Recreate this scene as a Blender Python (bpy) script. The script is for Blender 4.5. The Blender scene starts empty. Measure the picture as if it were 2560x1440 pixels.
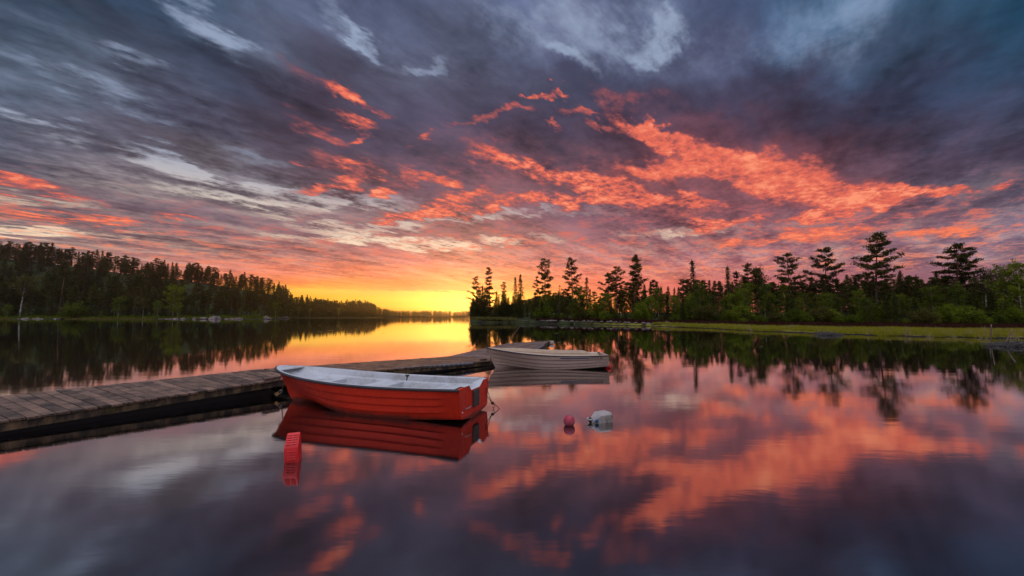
import bpy, bmesh, math, random
import numpy as np
from mathutils import Vector, Matrix, Euler
R = math.radians
scene = bpy.context.scene
COL = scene.collection

# ------------------------------------------------------------------ camera
CAM_H, FPX, HORIZON = 1.6, 995.6, 790.0
PITCH = math.atan((HORIZON - 720.0) / FPX)
cam = bpy.data.cameras.new('camera')
cam.sensor_width = 36.0
cam.lens = FPX / 2560.0 * 36.0
cam.clip_start, cam.clip_end = 0.05, 9000.0
cam_ob = bpy.data.objects.new('camera', cam)
COL.objects.link(cam_ob)
cam_ob.location = (0, 0, CAM_H)
cam_ob.rotation_euler = (R(90) + PITCH, 0, 0)
scene.camera = cam_ob
scene.view_settings.view_transform = 'Standard'
scene.view_settings.look = 'None'
scene.view_settings.exposure = 0.0
scene.view_settings.gamma = 1.0
scene.cycles.use_denoising = True
scene.cycles.max_bounces = 6
scene.cycles.diffuse_bounces = 2
scene.cycles.glossy_bounces = 3
scene.cycles.transmission_bounces = 3
scene.cycles.volume_bounces = 0
scene.cycles.use_adaptive_sampling = True
scene.cycles.adaptive_threshold = 0.02
scene.cycles.caustics_reflective = False
scene.cycles.caustics_refractive = False

def ray(px, py):
    """world direction through a point of the 2560 x 1440 photograph (used to measure the place)"""
    c, s = math.cos(PITCH), math.sin(PITCH)
    a, b = (px - 1280.0) / FPX, (720.0 - py) / FPX
    return Vector((a, c - b * s, s + b * c)).normalized()
def at(px, py, z=0.0):
    d = ray(px, py)
    t = (z - CAM_H) / d.z
    return Vector((d.x * t, d.y * t, z))
def azel(px, py):
    d = ray(px, py)
    return math.atan2(d.x, d.y), math.asin(d.z)
def s2l(c):
    c = c / 255.0
    return c / 12.92 if c <= 0.04045 else ((c + 0.055) / 1.055) ** 2.4
def rgb(r, g, b):
    return (s2l(r), s2l(g), s2l(b), 1.0)

# ------------------------------------------------------------------ sky
world = bpy.data.worlds.new('World')
scene.world = world
world.use_nodes = True
WT = world.node_tree
WT.nodes.clear()

class NT:
    """small helper to write node trees"""
    def __init__(self, tree): self.t = tree
    def n(self, kind, **kw):
        nd = self.t.nodes.new(kind)
        for k, v in kw.items(): setattr(nd, k, v)
        return nd
    def put(self, sock, v):
        if v is None: return
        if isinstance(v, bpy.types.NodeSocket): self.t.links.new(v, sock)
        else: sock.default_value = v
    def m(self, op, a, b=None, c=None, clamp=False):
        nd = self.n('ShaderNodeMath', operation=op, use_clamp=clamp)
        for i, v in enumerate((a, b, c)): self.put(nd.inputs[i], v)
        return nd.outputs[0]
    def v(self, op, a, b=None, s=None):
        nd = self.n('ShaderNodeVectorMath', operation=op)
        self.put(nd.inputs[0], a); self.put(nd.inputs[1], b)
        if s is not None: self.put(nd.inputs['Scale'], s)
        return nd.outputs['Value' if op in ('LENGTH', 'DOT_PRODUCT') else 'Vector']
    def xyz(self, x, y, z=0.0):
        nd = self.n('ShaderNodeCombineXYZ')
        for i, v in enumerate((x, y, z)): self.put(nd.inputs[i], v)
        return nd.outputs[0]
    def mix(self, f, a, b, blend='MIX'):
        nd = self.n('ShaderNodeMix', data_type='RGBA', blend_type=blend)
        self.put(nd.inputs[0], f); self.put(nd.inputs[6], a); self.put(nd.inputs[7], b)
        return nd.outputs[2]
    def noise(self, vec, scale, detail=4, rough=0.55, lac=2.0, dist=0.0, color=False, dim='3D'):
        nd = self.n('ShaderNodeTexNoise', noise_dimensions=dim)
        self.put(nd.inputs['Vector'], vec)
        for k, v in (('Scale', scale), ('Detail', detail), ('Roughness', rough), ('Lacunarity', lac), ('Distortion', dist)):
            self.put(nd.inputs[k], v)
        return nd.outputs['Color' if color else 0]
    def ramp(self, x, stops, interp='LINEAR'):
        nd = self.n('ShaderNodeValToRGB')
        cr = nd.color_ramp
        cr.interpolation = interp
        while len(cr.elements) < len(stops): cr.elements.new(0.5)
        for e, (p, c) in zip(cr.elements, stops):
            e.position = p; e.color = c
        self.put(nd.inputs[0], x)
        return nd.outputs[0]
    def rng(self, x, a, b, c=0.0, d=1.0, kind='SMOOTHSTEP'):
        nd = self.n('ShaderNodeMapRange', interpolation_type=kind)
        for i, v in enumerate((x, a, b, c, d)): self.put(nd.inputs[i], v)
        return nd.outputs[0]

W = NT(WT)
dirn = W.n('ShaderNodeTexCoord').outputs['Generated']
sep = W.n('ShaderNodeSeparateXYZ'); WT.links.new(dirn, sep.inputs[0])
dx, dy, dz = sep.outputs
az0 = W.m('ARCTAN2', dx, dy)
el0 = W.m('ARCSINE', dz)
# the cloud layer is a plane overhead: its coordinates, turned along the wind
dzc = W.m('ADD', W.m('MAXIMUM', dz, 0.0), 0.075)
plx, ply = W.m('DIVIDE', dx, dzc), W.m('DIVIDE', dy, dzc)
wa = R(40)
along = W.m('ADD', W.m('MULTIPLY', plx, math.sin(wa)), W.m('MULTIPLY', ply, math.cos(wa)))
across = W.m('SUBTRACT', W.m('MULTIPLY', plx, math.cos(wa)), W.m('MULTIPLY', ply, math.sin(wa)))
pl_str = W.xyz(W.m('MULTIPLY', along, 0.30), across, 0.0)      # drawn out by the wind
pl_mid = W.xyz(W.m('MULTIPLY', along, 0.75), across, 3.7)
n_big = W.noise(pl_str, 1.5, 5, 0.5, dim='2D')
n_mid = W.noise(pl_mid, 5.0, 5, 0.62, dist=0.25, dim='2D')
n_fin = W.noise(W.v('ADD', pl_mid, (5.3, 2.1, 0.0)), 21.0, 3, 0.65, dim='2D')
n_b2 = W.noise(W.v('ADD', pl_str, (3.3, 9.1, 0.0)), 4.6, 5, 0.6, dim='2D')
n_col = W.noise(W.xyz(W.m('MULTIPLY', along, 0.5), across, 0.0), 5.5, 4, 0.62, color=True, dim='2D')
# soft warp of the sky coordinates by the clouds' own noise
sc_ = W.n('ShaderNodeSeparateColor'); WT.links.new(n_col, sc_.inputs[0])
elk = W.m('ADD', W.m('MULTIPLY', W.m('MAXIMUM', el0, 0.0), 0.16), 0.002)
az = W.m('ADD', az0, W.m('MULTIPLY', W.m('SUBTRACT', sc_.outputs[0], 0.5), W.m('MULTIPLY', elk, 1.9)))
el = W.m('ADD', el0, W.m('MULTIPLY', W.m('SUBTRACT', sc_.outputs[1], 0.5), W.m('MULTIPLY', elk, 1.6)))

SKY = {   # cloud deck colours read along rows of the sky
 0: [(0,60,75,92),(200,62,80,98),(400,58,78,100),(480,72,100,124),(600,75,85,100),(850,90,100,125),(1000,80,90,114),(1280,92,102,127),(1500,95,105,130),(1700,85,98,122),(1850,66,73,96),(1950,80,105,135),(2100,90,122,148),(2250,74,98,122),(2400,50,80,100),(2560,35,75,98)],
 100: [(0,72,82,95),(200,75,85,98),(400,58,62,78),(500,65,82,102),(600,85,95,115),(700,90,95,108),(800,70,75,92),(950,80,85,104),(1100,88,94,112),(1280,85,92,112),(1450,98,105,128),(1600,105,115,140),(1700,80,88,112),(1850,60,64,86),(2000,82,108,136),(2100,86,115,142),(2250,62,78,98),(2400,50,72,92),(2560,40,70,92)],
 200: [(0,88,104,120),(150,84,94,106),(300,84,92,105),(420,70,78,92),(600,66,72,90),(700,62,62,78),(850,72,65,78),(1000,80,82,98),(1150,78,78,94),(1280,72,72,88),(1450,68,72,92),(1600,70,72,92),(1800,62,62,82),(2000,60,65,85),(2200,52,60,80),(2400,48,58,78),(2560,45,65,85)],
 300: [(0,92,98,108),(120,82,82,95),(300,78,75,87),(450,72,70,85),(600,68,62,75),(800,75,62,75),(950,70,66,82),(1100,78,74,90),(1280,75,68,85),(1450,72,65,82),(1600,76,63,80),(1700,70,62,78),(1850,60,52,66),(2000,58,50,64),(2200,56,54,72),(2400,60,62,80),(2560,58,62,80)],
 380: [(0,80,84,98),(200,92,88,96),(400,90,82,90),(550,102,95,98),(700,84,75,86),(900,75,66,80),(1100,80,72,86),(1280,85,72,86),(1500,85,70,84),(1700,118,70,78),(1900,108,62,68),(2100,76,54,64),(2300,58,48,58),(2450,58,56,70),(2560,75,64,78)],
 450: [(0,105,78,82),(150,95,80,88),(350,106,97,103),(500,118,108,109),(700,96,85,94),(900,112,83,88),(1100,95,78,90),(1280,112,80,86),(1500,106,78,86),(1800,140,84,86),(2000,130,78,80),(2200,98,70,80),(2330,82,70,84),(2450,82,76,92),(2560,92,84,98)],
 520: [(0,110,98,103),(200,108,90,95),(400,103,84,91),(650,106,95,100),(850,118,100,105),(1000,108,87,97),(1200,130,90,95),(1450,108,85,98),(1700,116,84,94),(1900,120,85,95),(2200,112,88,100),(2400,100,88,102),(2560,100,92,108)],
 600: [(0,130,110,108),(200,128,104,103),(450,118,94,98),(700,136,100,103),(1000,152,108,106),(1200,158,112,110),(1400,154,106,111),(1600,142,97,106),(1900,138,94,105),(2200,130,95,106),(2400,118,94,108),(2560,112,96,110)],
 650: [(0,150,120,110),(250,162,118,109),(500,172,112,104),(750,180,108,100),(1000,195,110,98),(1250,190,112,105),(1500,176,108,105),(1800,160,103,108),(2100,148,97,105),(2350,130,95,105),(2560,118,92,102)],
 690: [(0,190,130,108),(400,212,125,98),(500,222,120,90),(700,238,122,86),(900,242,126,82),(1100,242,122,82),(1300,236,120,86),(1500,220,110,92),(1800,188,104,100),(2100,158,95,100),(2560,120,90,100)],
 710: [(0,200,130,95),(600,248,138,72),(750,250,145,66),(900,252,150,68),(1000,250,138,72),(1170,250,130,72),(1300,246,136,74),(1500,232,114,86),(1800,200,105,95),(2560,125,90,98)],
 725: [(0,210,130,80),(600,252,165,60),(700,255,185,60),(800,255,200,75),(900,254,180,80),(1000,250,138,78),(1170,250,136,74),(1300,248,140,72),(1500,234,114,86),(1800,200,105,95),(2560,125,90,98)],
 731: [(0,220,130,60),(700,252,178,48),(750,252,182,48),(850,252,196,74),(1000,252,198,82),(1150,252,194,76),(1250,252,170,62),(1400,248,136,72),(1600,235,115,85),(2000,190,105,95),(2560,130,90,98)],
 752: [(0,220,120,50),(700,252,165,26),(900,252,190,42),(1050,252,196,62),(1150,252,192,54),(1300,252,175,34),(1400,248,146,58),(1700,220,110,80),(2560,130,90,95)],
 776: [(0,220,110,40),(700,248,145,20),(1000,250,166,24),(1100,252,180,40),(1150,254,196,70),(1200,252,166,26),(1400,248,128,40),(2000,200,100,80),(2560,130,90,90)],
 790: [(0,200,100,40),(700,240,138,20),(1000,248,155,22),(1150,252,180,46),(1250,252,152,24),(1400,240,120,40),(2000,180,95,75),(2560,120,80,80)],
}
_rows = sorted(SKY)
def sky_px(px, py):
    def row(k):
        a = np.array(SKY[k], float)
        return np.array([np.interp(px, a[:, 0], a[:, j]) for j in (1, 2, 3)])
    py = min(max(py, _rows[0]), _rows[-1])
    j = max(i for i, k in enumerate(_rows) if k <= py)
    if j == len(_rows) - 1: return row(_rows[j])
    a, b = _rows[j], _rows[j + 1]
    f = (py - a) / (b - a)
    return row(a) * (1 - f) + row(b) * f
def pix(azm, elv):
    d = Vector((math.sin(azm) * math.cos(elv), math.cos(azm) * math.cos(elv), math.sin(elv)))
    c, s = math.cos(PITCH), math.sin(PITCH)
    f = max(d.y * c + d.z * s, 0.12)
    return 1280 + FPX * d.x / f, 720 - FPX * (-d.y * s + d.z * c) / f
AZ = R(60)
ELS = [0.0, 0.8, 1.6, 2.35, 3.3, 3.72, 4.1, 4.6, 5.7, 8.0, 11.0, 14.5, 18.0, 22.0, 26.5, 31.0, 36.0, 41.0]
col = None
u = W.m('DIVIDE', W.m('ADD', az, AZ), 2 * AZ, clamp=True)
for i, e in enumerate(ELS):
    stops = []
    for k in range(32):
        c = sky_px(*pix(-AZ + 2 * AZ * k / 31.0, R(e)))
        stops.append((k / 31.0, rgb(*c)))
    r_ = W.ramp(u, stops, 'B_SPLINE')
    if col is None: col = r_
    else: col = W.mix(W.rng(el, R(ELS[i - 1]), R(e)), col, r_)
low = W.rng(el0, R(2.5), R(6.0))          # the clear band by the horizon has no cloud texture
# light and dark of the cloud deck
lum = W.m('ADD', W.rng(el0, R(6), R(24), 1.16, 1.04), W.m('MULTIPLY', W.m('ADD', W.m('MULTIPLY', W.m('SUBTRACT', n_big, 0.5), 1.5), W.m('MULTIPLY_ADD', W.m('SUBTRACT', n_b2, 0.5), 0.95, W.m('MULTIPLY_ADD', W.m('SUBTRACT', n_mid, 0.5), 1.25, W.m('MULTIPLY', W.m('MULTIPLY', W.m('SUBTRACT', n_fin, 0.5), 0.8), W.rng(el0, R(14), R(28), 1.0, 0.25))))), low))
lum = W.m('MAXIMUM', lum, 0.35)
col = W.v('SCALE', W.v('MULTIPLY', col, (0.96, 0.98, 1.10)), s=W.m('ADD', lum, 0.0))

def blobs(items, name):
    """soft elliptical regions of the sky, in azimuth and elevation"""
    tot = None
    for (px, py, rx, ry, ang, amp) in items:
        a0, e0 = azel(px, py)
        ca, sa = math.cos(R(ang)), math.sin(R(ang))
        a1, e1 = azel(px + rx * ca, py + rx * sa)
        a2, e2 = azel(px - ry * sa, py + ry * ca)
        sx, sy = math.hypot(a1 - a0, e1 - e0), math.hypot(a2 - a0, e2 - e0)
        th = math.atan2(e1 - e0, a1 - a0)
        c_, s_ = math.cos(th), math.sin(th)
        kx, ky = 1 / (sx * 1.75), 1 / (sy * 1.75)
        x = W.m('MULTIPLY_ADD', az, c_ * kx, W.m('MULTIPLY_ADD', el, s_ * kx, -(a0 * c_ + e0 * s_) * kx))
        y = W.m('MULTIPLY_ADD', az, -s_ * ky, W.m('MULTIPLY_ADD', el, c_ * ky, (a0 * s_ - e0 * c_) * ky))
        g = W.rng(W.m('MULTIPLY_ADD', x, x, W.m('MULTIPLY', y, y)), -0.15, 1.05, amp * 1.1, 0.0)
        tot = g if tot is None else W.m('ADD', tot, g)
    return tot
BRIGHT = [(1330,60,200,60,10,.42),(1600,90,230,80,10,.42),(520,70,260,50,35,.36),(330,200,300,60,25,.36),(70,230,170,70,20,.40),(880,60,150,60,45,.35),(500,440,300,50,8,.40),(800,500,320,40,3,.35),(2060,70,200,90,-20,.35),(1130,170,120,40,0,.3),(515,60,110,24,42,1.2),(570,95,34,13,40,.5),(345,160,62,12,28,.55),(115,172,95,24,24,.5),(325,255,120,20,24,.65),(40,285,85,17,25,1.3),(205,330,32,16,15,.7),
 (858,28,70,22,55,.6),(925,92,42,15,48,1.4),(1075,160,38,13,-25,.75),(1270,50,70,40,0,.45),(1455,148,60,20,32,1.4),(1395,112,40,20,30,.45),(1655,105,55,26,-20,1.3),(1570,60,110,60,0,.35),(2060,60,130,80,-30,.3),
 (450,418,100,14,17,1.5),(560,455,70,12,14,.6),(640,395,70,14,8,.45),(760,497,190,17,3,1.9),(880,500,70,13,0,1.3),(60,580,110,9,2,1.7),(230,592,120,5,1,.7),(20,496,60,8,4,.8),(190,507,60,6,3,.6),
 (990,607,140,10,5,1.9),(1180,605,150,9,-2,1.8),(1000,568,60,8,0,1.3),(860,570,90,9,2,1.5),(1430,530,130,7,0,.65),(1690,580,140,7,-5,.8),(1210,542,120,8,-6,1.3),(740,595,70,6,2,.6),(720,535,80,7,0,.5)]
PINK = [(1420,440,340,60,8,.24),(1900,530,380,50,0,.18),(1250,560,340,50,0,.20),(1000,450,260,50,-4,.14),(1750,360,260,60,22,.18),(858,224,46,14,25,.95),(905,260,50,7,22,.5),(770,192,75,12,25,.3),(882,312,34,12,8,.9),(785,322,60,12,30,.5),(882,346,22,7,-15,.6),
 (1350,228,40,8,0,.95),(1430,280,42,9,6,.6),(1545,246,66,13,5,.4),(1230,288,75,9,-12,.55),(1062,342,20,8,-25,.7),(1375,307,28,6,22,.65),
 (1592,316,72,24,22,1.0),(1510,325,42,9,16,.7),(1680,365,105,24,30,.75),(1800,405,130,30,20,.95),(1920,425,140,34,8,1.0),(2060,480,170,24,2,1.0),(2130,508,100,18,-10,.85),(1690,430,140,20,2,.9),(1500,462,120,20,14,.95),(1440,502,165,13,0,.95),(1700,498,95,9,7,.8),(1290,412,90,18,16,.6),(1380,436,90,16,14,.5),
 (2262,484,64,11,-12,1.0),(2375,478,44,12,-12,.85),(2520,470,30,10,-10,.45),(830,463,80,11,-12,.8),(912,425,45,11,8,.7),(760,405,34,5,14,.6),(840,410,46,12,20,.3),
 (945,488,32,12,0,.95),(1060,440,70,12,-4,.65),(1120,455,26,8,0,.7),(1165,485,46,11,-8,.9),(1150,524,115,13,-6,1.0),(1000,545,46,7,-8,.75),(60,450,95,11,12,.85),(90,478,75,7,12,.65),
 (130,545,105,5,3,.75),(280,551,60,6,3,.6),(440,545,46,6,0,.55),(2030,545,80,9,-8,.8),(1810,560,75,8,-4,.75),(2045,586,80,11,-3,.7),(2350,580,90,8,-2,.75),(1880,606,110,6,-3,.6)]
pk = blobs(PINK, 'pink')
br = blobs(BRIGHT, 'bright')
lowband = W.m('MULTIPLY', W.rng(el0, R(3.2), R(6.0)), W.rng(el0, R(9.5), R(16.0), 1.0, 0.0))
m_c, f_c = W.m('SUBTRACT', n_mid, 0.5), W.m('SUBTRACT', n_fin, 0.5)
rag = W.m('MULTIPLY', W.m('MULTIPLY_ADD', m_c, 2.6, W.m('MULTIPLY_ADD', W.m('SUBTRACT', n_b2, 0.5), 1.2, W.m('MULTIPLY', f_c, 2.0))), W.rng(az0, R(8), R(22), 1.0, 0.62))
pk = W.m('MINIMUM', pk, 1.15)
lowpk = W.m('MULTIPLY', lowband, W.rng(W.m('MULTIPLY_ADD', f_c, 0.5, n_mid), 0.47, 0.70, 0.12, 1.0))
pkv = W.m('ADD', W.m('MULTIPLY', pk, W.m('ADD', 0.88, rag)), W.m('MULTIPLY', lowpk, 0.62))
pkm = W.rng(pkv, 0.06, 1.62, kind='LINEAR')
br = W.m('MINIMUM', br, 1.8)
brv = W.m('MULTIPLY', W.m('ADD', br, W.m('MULTIPLY', lowband, 0.42)), W.m('MULTIPLY_ADD', W.m('SUBTRACT', n_b2, 0.5), 3.6, W.m('MULTIPLY_ADD', m_c, 1.8, W.m('MULTIPLY_ADD', f_c, 1.2, 0.85))))
brm = W.rng(brv, 0.02, 2.2)
cb = W.mix(W.rng(el0, R(8.0), R(20.0)), rgb(255, 228, 196), rgb(146, 160, 186))
cp_hi = W.mix(W.rng(el0, R(4.0), R(13.0)), rgb(255, 142, 92), rgb(255, 116, 86))
cp = W.ramp(pkm, [(0.0, rgb(112, 66, 78)), (0.28, rgb(174, 90, 88)), (0.62, rgb(230, 108, 88)), (1.0, rgb(255, 152, 116))])
cp = W.mix(W.rng(el0, R(5.0), R(13.0), 1.0, 0.0), cp, cp_hi)
col = W.mix(brm, col, cb)
col = W.mix(W.m('MINIMUM', W.m('MULTIPLY', pkm, 1.9), 1.0), col, cp)
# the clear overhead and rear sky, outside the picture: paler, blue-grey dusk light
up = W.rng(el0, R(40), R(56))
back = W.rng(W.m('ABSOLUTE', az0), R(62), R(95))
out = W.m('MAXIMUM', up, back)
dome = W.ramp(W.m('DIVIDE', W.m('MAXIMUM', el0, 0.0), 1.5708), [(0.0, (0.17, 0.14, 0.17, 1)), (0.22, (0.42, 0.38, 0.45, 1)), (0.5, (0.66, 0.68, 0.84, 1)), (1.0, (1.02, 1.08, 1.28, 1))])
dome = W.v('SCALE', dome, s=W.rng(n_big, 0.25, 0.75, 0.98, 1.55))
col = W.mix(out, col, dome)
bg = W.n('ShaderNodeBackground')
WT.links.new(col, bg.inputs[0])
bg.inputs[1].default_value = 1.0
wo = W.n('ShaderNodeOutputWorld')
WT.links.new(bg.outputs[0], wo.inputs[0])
# the sun, almost down behind the far woods
sun = bpy.data.lights.new('sun', 'SUN')
sun.energy = 2.6
sun.angle = R(0.5)
sun.color = (1.0, 0.42, 0.10)
sun_ob = bpy.data.objects.new('sun', sun)
COL.objects.link(sun_ob)
_sa, _se = azel(1180, 790)[0], R(0.75)
sun_dir = Vector((math.sin(_sa) * math.cos(_se), math.cos(_sa) * math.cos(_se), math.sin(_se)))
sun_ob.rotation_euler = sun_dir.to_track_quat('Z', 'Y').to_euler()

# ------------------------------------------------------------------ helpers
def lk(o, parent=None):
    COL.objects.link(o)
    if parent: o.parent = parent
    return o
def mesh_ob(name, verts, faces, mats, parent=None, smooth=False, midx=None):
    me = bpy.data.meshes.new(name)
    me.from_pydata([tuple(v) for v in verts], [], [tuple(f) for f in faces])
    for mt in (mats if isinstance(mats, (list, tuple)) else [mats]): me.materials.append(mt)
    if midx is not None: me.polygons.foreach_set('material_index', midx)
    if smooth: me.polygons.foreach_set('use_smooth', [True] * len(me.polygons))
    me.update()
    return lk(bpy.data.objects.new(name, me), parent)
def tag(o, label=None, cat=None, group=None, kind=None):
    for k, v in (('label', label), ('category', cat), ('group', group), ('kind', kind)):
        if v: o[k] = v
    return o
def thing(name, loc, label, cat, group=None, rz=0.0):
    e = bpy.data.objects.new(name, None)
    e.empty_display_size = 0.2
    e.location = loc
    e.rotation_euler = (0, 0, rz)
    return tag(lk(e), label, cat, group)
def mat(name, base=(0.5, 0.5, 0.5), rough=0.6, **kw):
    m = bpy.data.materials.new(name)
    m.use_nodes = True
    b = m.node_tree.nodes['Principled BSDF']
    b.inputs['Base Color'].default_value = (*base, 1)
    b.inputs['Roughness'].default_value = rough
    for k, v in kw.items(): b.inputs[k.replace('_', ' ')].default_value = v
    return m
def nodes(m):
    return NT(m.node_tree), m.node_tree.nodes['Principled BSDF']

# ------------------------------------------------------------------ water
def water_material():
    m = bpy.data.materials.new('still_water')
    m.use_nodes = True
    t = NT(m.node_tree); m.node_tree.nodes.clear()
    o = t.n('ShaderNodeOutputMaterial')
    gl = t.n('ShaderNodeBsdfGlossy', distribution='BECKMANN')
    gl.inputs['Color'].default_value = (0.97, 0.95, 0.95, 1)
    df = t.n('ShaderNodeBsdfDiffuse')
    df.inputs['Color'].default_value = (0.006, 0.005, 0.005, 1)
    lw = t.n('ShaderNodeLayerWeight'); lw.inputs[0].default_value = 0.5
    geo = t.n('ShaderNodeNewGeometry')
    cosv = t.m('ABSOLUTE', t.v('DOT_PRODUCT', geo.outputs['Incoming'], geo.outputs['True Normal']))
    fac = t.m('MULTIPLY_ADD', t.m('POWER', t.rng(cosv, 0.0, 0.56, 1.0, 0.0, kind='LINEAR'), 1.15), 0.69, 0.28)
    pos = geo.outputs['Position']
    mp = t.n('ShaderNodeMapping'); m.node_tree.links.new(pos, mp.inputs[0])
    mp.inputs['Rotation'].default_value = (0, 0, R(12))
    mp.inputs['Scale'].default_value = (0.35, 1.0, 1.0)
    dist = t.v('LENGTH', pos)
    t.put(gl.inputs['Roughness'], t.rng(dist, 3.0, 26.0, 0.078, 0.032))
    nz = t.noise(mp.outputs[0], 1.6, 4, 0.6)
    bp = t.n('ShaderNodeBump'); bp.inputs['Strength'].default_value = 0.06; bp.inputs['Distance'].default_value = 0.03
    m.node_tree.links.new(nz, bp.inputs['Height'])
    m.node_tree.links.new(bp.outputs[0], gl.inputs['Normal'])
    mx = t.n('ShaderNodeMixShader')
    t.put(mx.inputs[0], fac)
    m.node_tree.links.new(df.outputs[0], mx.inputs[1]); m.node_tree.links.new(gl.outputs[0], mx.inputs[2])
    m.node_tree.links.new(mx.outputs[0], o.inputs[0])
    return m
M_WATER = water_material()
wv = [(1500 * math.sin(k * math.pi / 32), 1500 * math.cos(k * math.pi / 32), 0) for k in range(64)]
tag(mesh_ob('water', [(0, 0, 0)] + wv, [(0, 1 + (k + 1) % 64, 1 + k) for k in range(64)], M_WATER), kind='structure')

# ------------------------------------------------------------------ land
def lerp_tab(x, tab):
    return float(np.interp(x, [a for a, _ in tab], [b for _, b in tab]))
def px_of(a):            # azimuth -> column of the photograph at the horizon
    a = max(min(a, R(64)), R(-64))
    return 1280 + FPX * math.tan(a) * 1.0025
SHORE_L = [(-400, 190), (0, 205), (150, 207), (400, 205), (560, 200), (690, 206), (735, 330), (960, 350), (985, 560), (1172, 600), (1175.0, 600)]
SHORE_R = [(1175, 97), (1250, 95), (1330, 84), (1500, 72), (1640, 62), (1700, 56), (1900, 41), (2100, 34), (2300, 30.5), (2560, 27.5), (3200, 24)]
HILL = [(-400, 40), (0, 45), (65, 44), (225, 37.5), (330, 32.5), (460, 28.5), (610, 21), (700, 16), (735, 14), (800, 8.5), (850, 6), (900, 6), (945, 2), (1000, 1.0), (1175, 1.0)]
def shore_depth(px):
    return lerp_tab(px, SHORE_L) if px < 1174 else lerp_tab(px, SHORE_R)
def sstep(a, b, x):
    t = min(max((x - a) / (b - a), 0.0), 1.0)
    return t * t * (3 - 2 * t)
def ground_z(x, y):
    a = math.atan2(x, y)
    if abs(a) > R(100): return -0.8
    px = px_of(a)
    dep = math.hypot(x, y) * math.cos(min(abs(a), R(64)))
    s = dep - shore_depth(px)
    if s < 0: return max(-1.2, s * 0.12)
    w = math.sin(x * 0.61 + 1.3) * math.sin(y * 0.47) + 0.6 * math.sin(x * 1.7) * math.sin(y * 1.3 + 2)
    if px < 1174:
        return 0.10 + 0.5 * sstep(0, 6, s) + lerp_tab(px, HILL) * sstep(4, 105, s) + 0.25 * w * sstep(2, 20, s)
    return 0.06 + 0.10 * sstep(0, 3, s) + 0.5 * sstep(50, 76, dep) + 2.2 * sstep(85, 150, dep) + 0.05 * w * sstep(0, 5, s)

M_GROUND = mat('shore_soil', rough=0.95)
t, b = nodes(M_GROUND)
geo = t.n('ShaderNodeNewGeometry').outputs['Position']
sp = t.n('ShaderNodeSeparateXYZ'); t.put(sp.inputs[0], geo)
g1 = t.noise(geo, 0.25, 5, 0.6); g2 = t.noise(geo, 2.2, 4, 0.6)
floor_c = t.mix(t.rng(g1, 0.35, 0.65), (0.018, 0.014, 0.008, 1), (0.035, 0.05, 0.012, 1))
grass_c = t.mix(t.rng(g2, 0.35, 0.65), (0.15, 0.12, 0.025, 1), (0.20, 0.18, 0.025, 1))
low_ = t.m('MULTIPLY', t.rng(sp.outputs[2], 0.30, 0.42, 1.0, 0.0), t.rng(sp.outputs[0], 12.0, 20.0))
base_c = t.mix(low_, floor_c, grass_c)
t.put(b.inputs['Base Color'], t.mix(t.rng(t.m('MULTIPLY_ADD', t.m('SUBTRACT', g2, 0.5), 0.12, sp.outputs[2]), 0.05, 0.11, 1.0, 0.0), base_c, (0.016, 0.012, 0.010, 1)))
b.inputs['Specular IOR Level'].default_value = 0.1
NA = 560
azs = [R(-78 + 156.0 * i / NA) for i in range(NA + 1)]
deps = [8, 16, 22, 25, 27, 29, 31, 33, 35, 37, 39, 41, 43.5, 46, 49, 52, 55, 58, 61, 64, 67, 70, 73, 76, 79, 82, 85, 88, 91, 94, 97, 100, 105, 112, 120, 130, 140, 150, 165, 180, 195, 200, 204, 207, 210, 214, 220, 228, 238, 250, 262, 275, 290, 305, 320, 330, 340, 350, 365, 385, 410, 450, 500, 550, 580, 595, 603, 615, 650, 720, 900, 1400]
gv, gf = [], []
for a in azs:
    k = 1.0 / math.cos(min(abs(a), R(64)))
    for d in deps:
        x, y = math.sin(a) * d * k, math.cos(a) * d * k
        gv.append((x, y, ground_z(x, y)))
nd_ = len(deps)
for i in range(NA):
    for j in range(nd_ - 1):
        p = i * nd_ + j
        if max(gv[q][2] for q in (p, p + 1, p + nd_, p + nd_ + 1)) > -0.9:
            gf.append((p, p + nd_, p + nd_ + 1, p + 1))
tag(mesh_ob('ground', gv, gf, M_GROUND, smooth=True), kind='structure')
# the bed of the lake, and the low land behind the viewer
M_BED = mat('lake_bed', (0.012, 0.010, 0.008), 0.95)
bv = [(1490 * math.sin(k * math.pi / 32), 1490 * math.cos(k * math.pi / 32), -1.3) for k in range(64)]
tag(mesh_ob('lake_bed', [(0, 0, -1.3)] + bv, [(0, 1 + (k + 1) % 64, 1 + k) for k in range(64)], M_BED), kind='structure')

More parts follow.
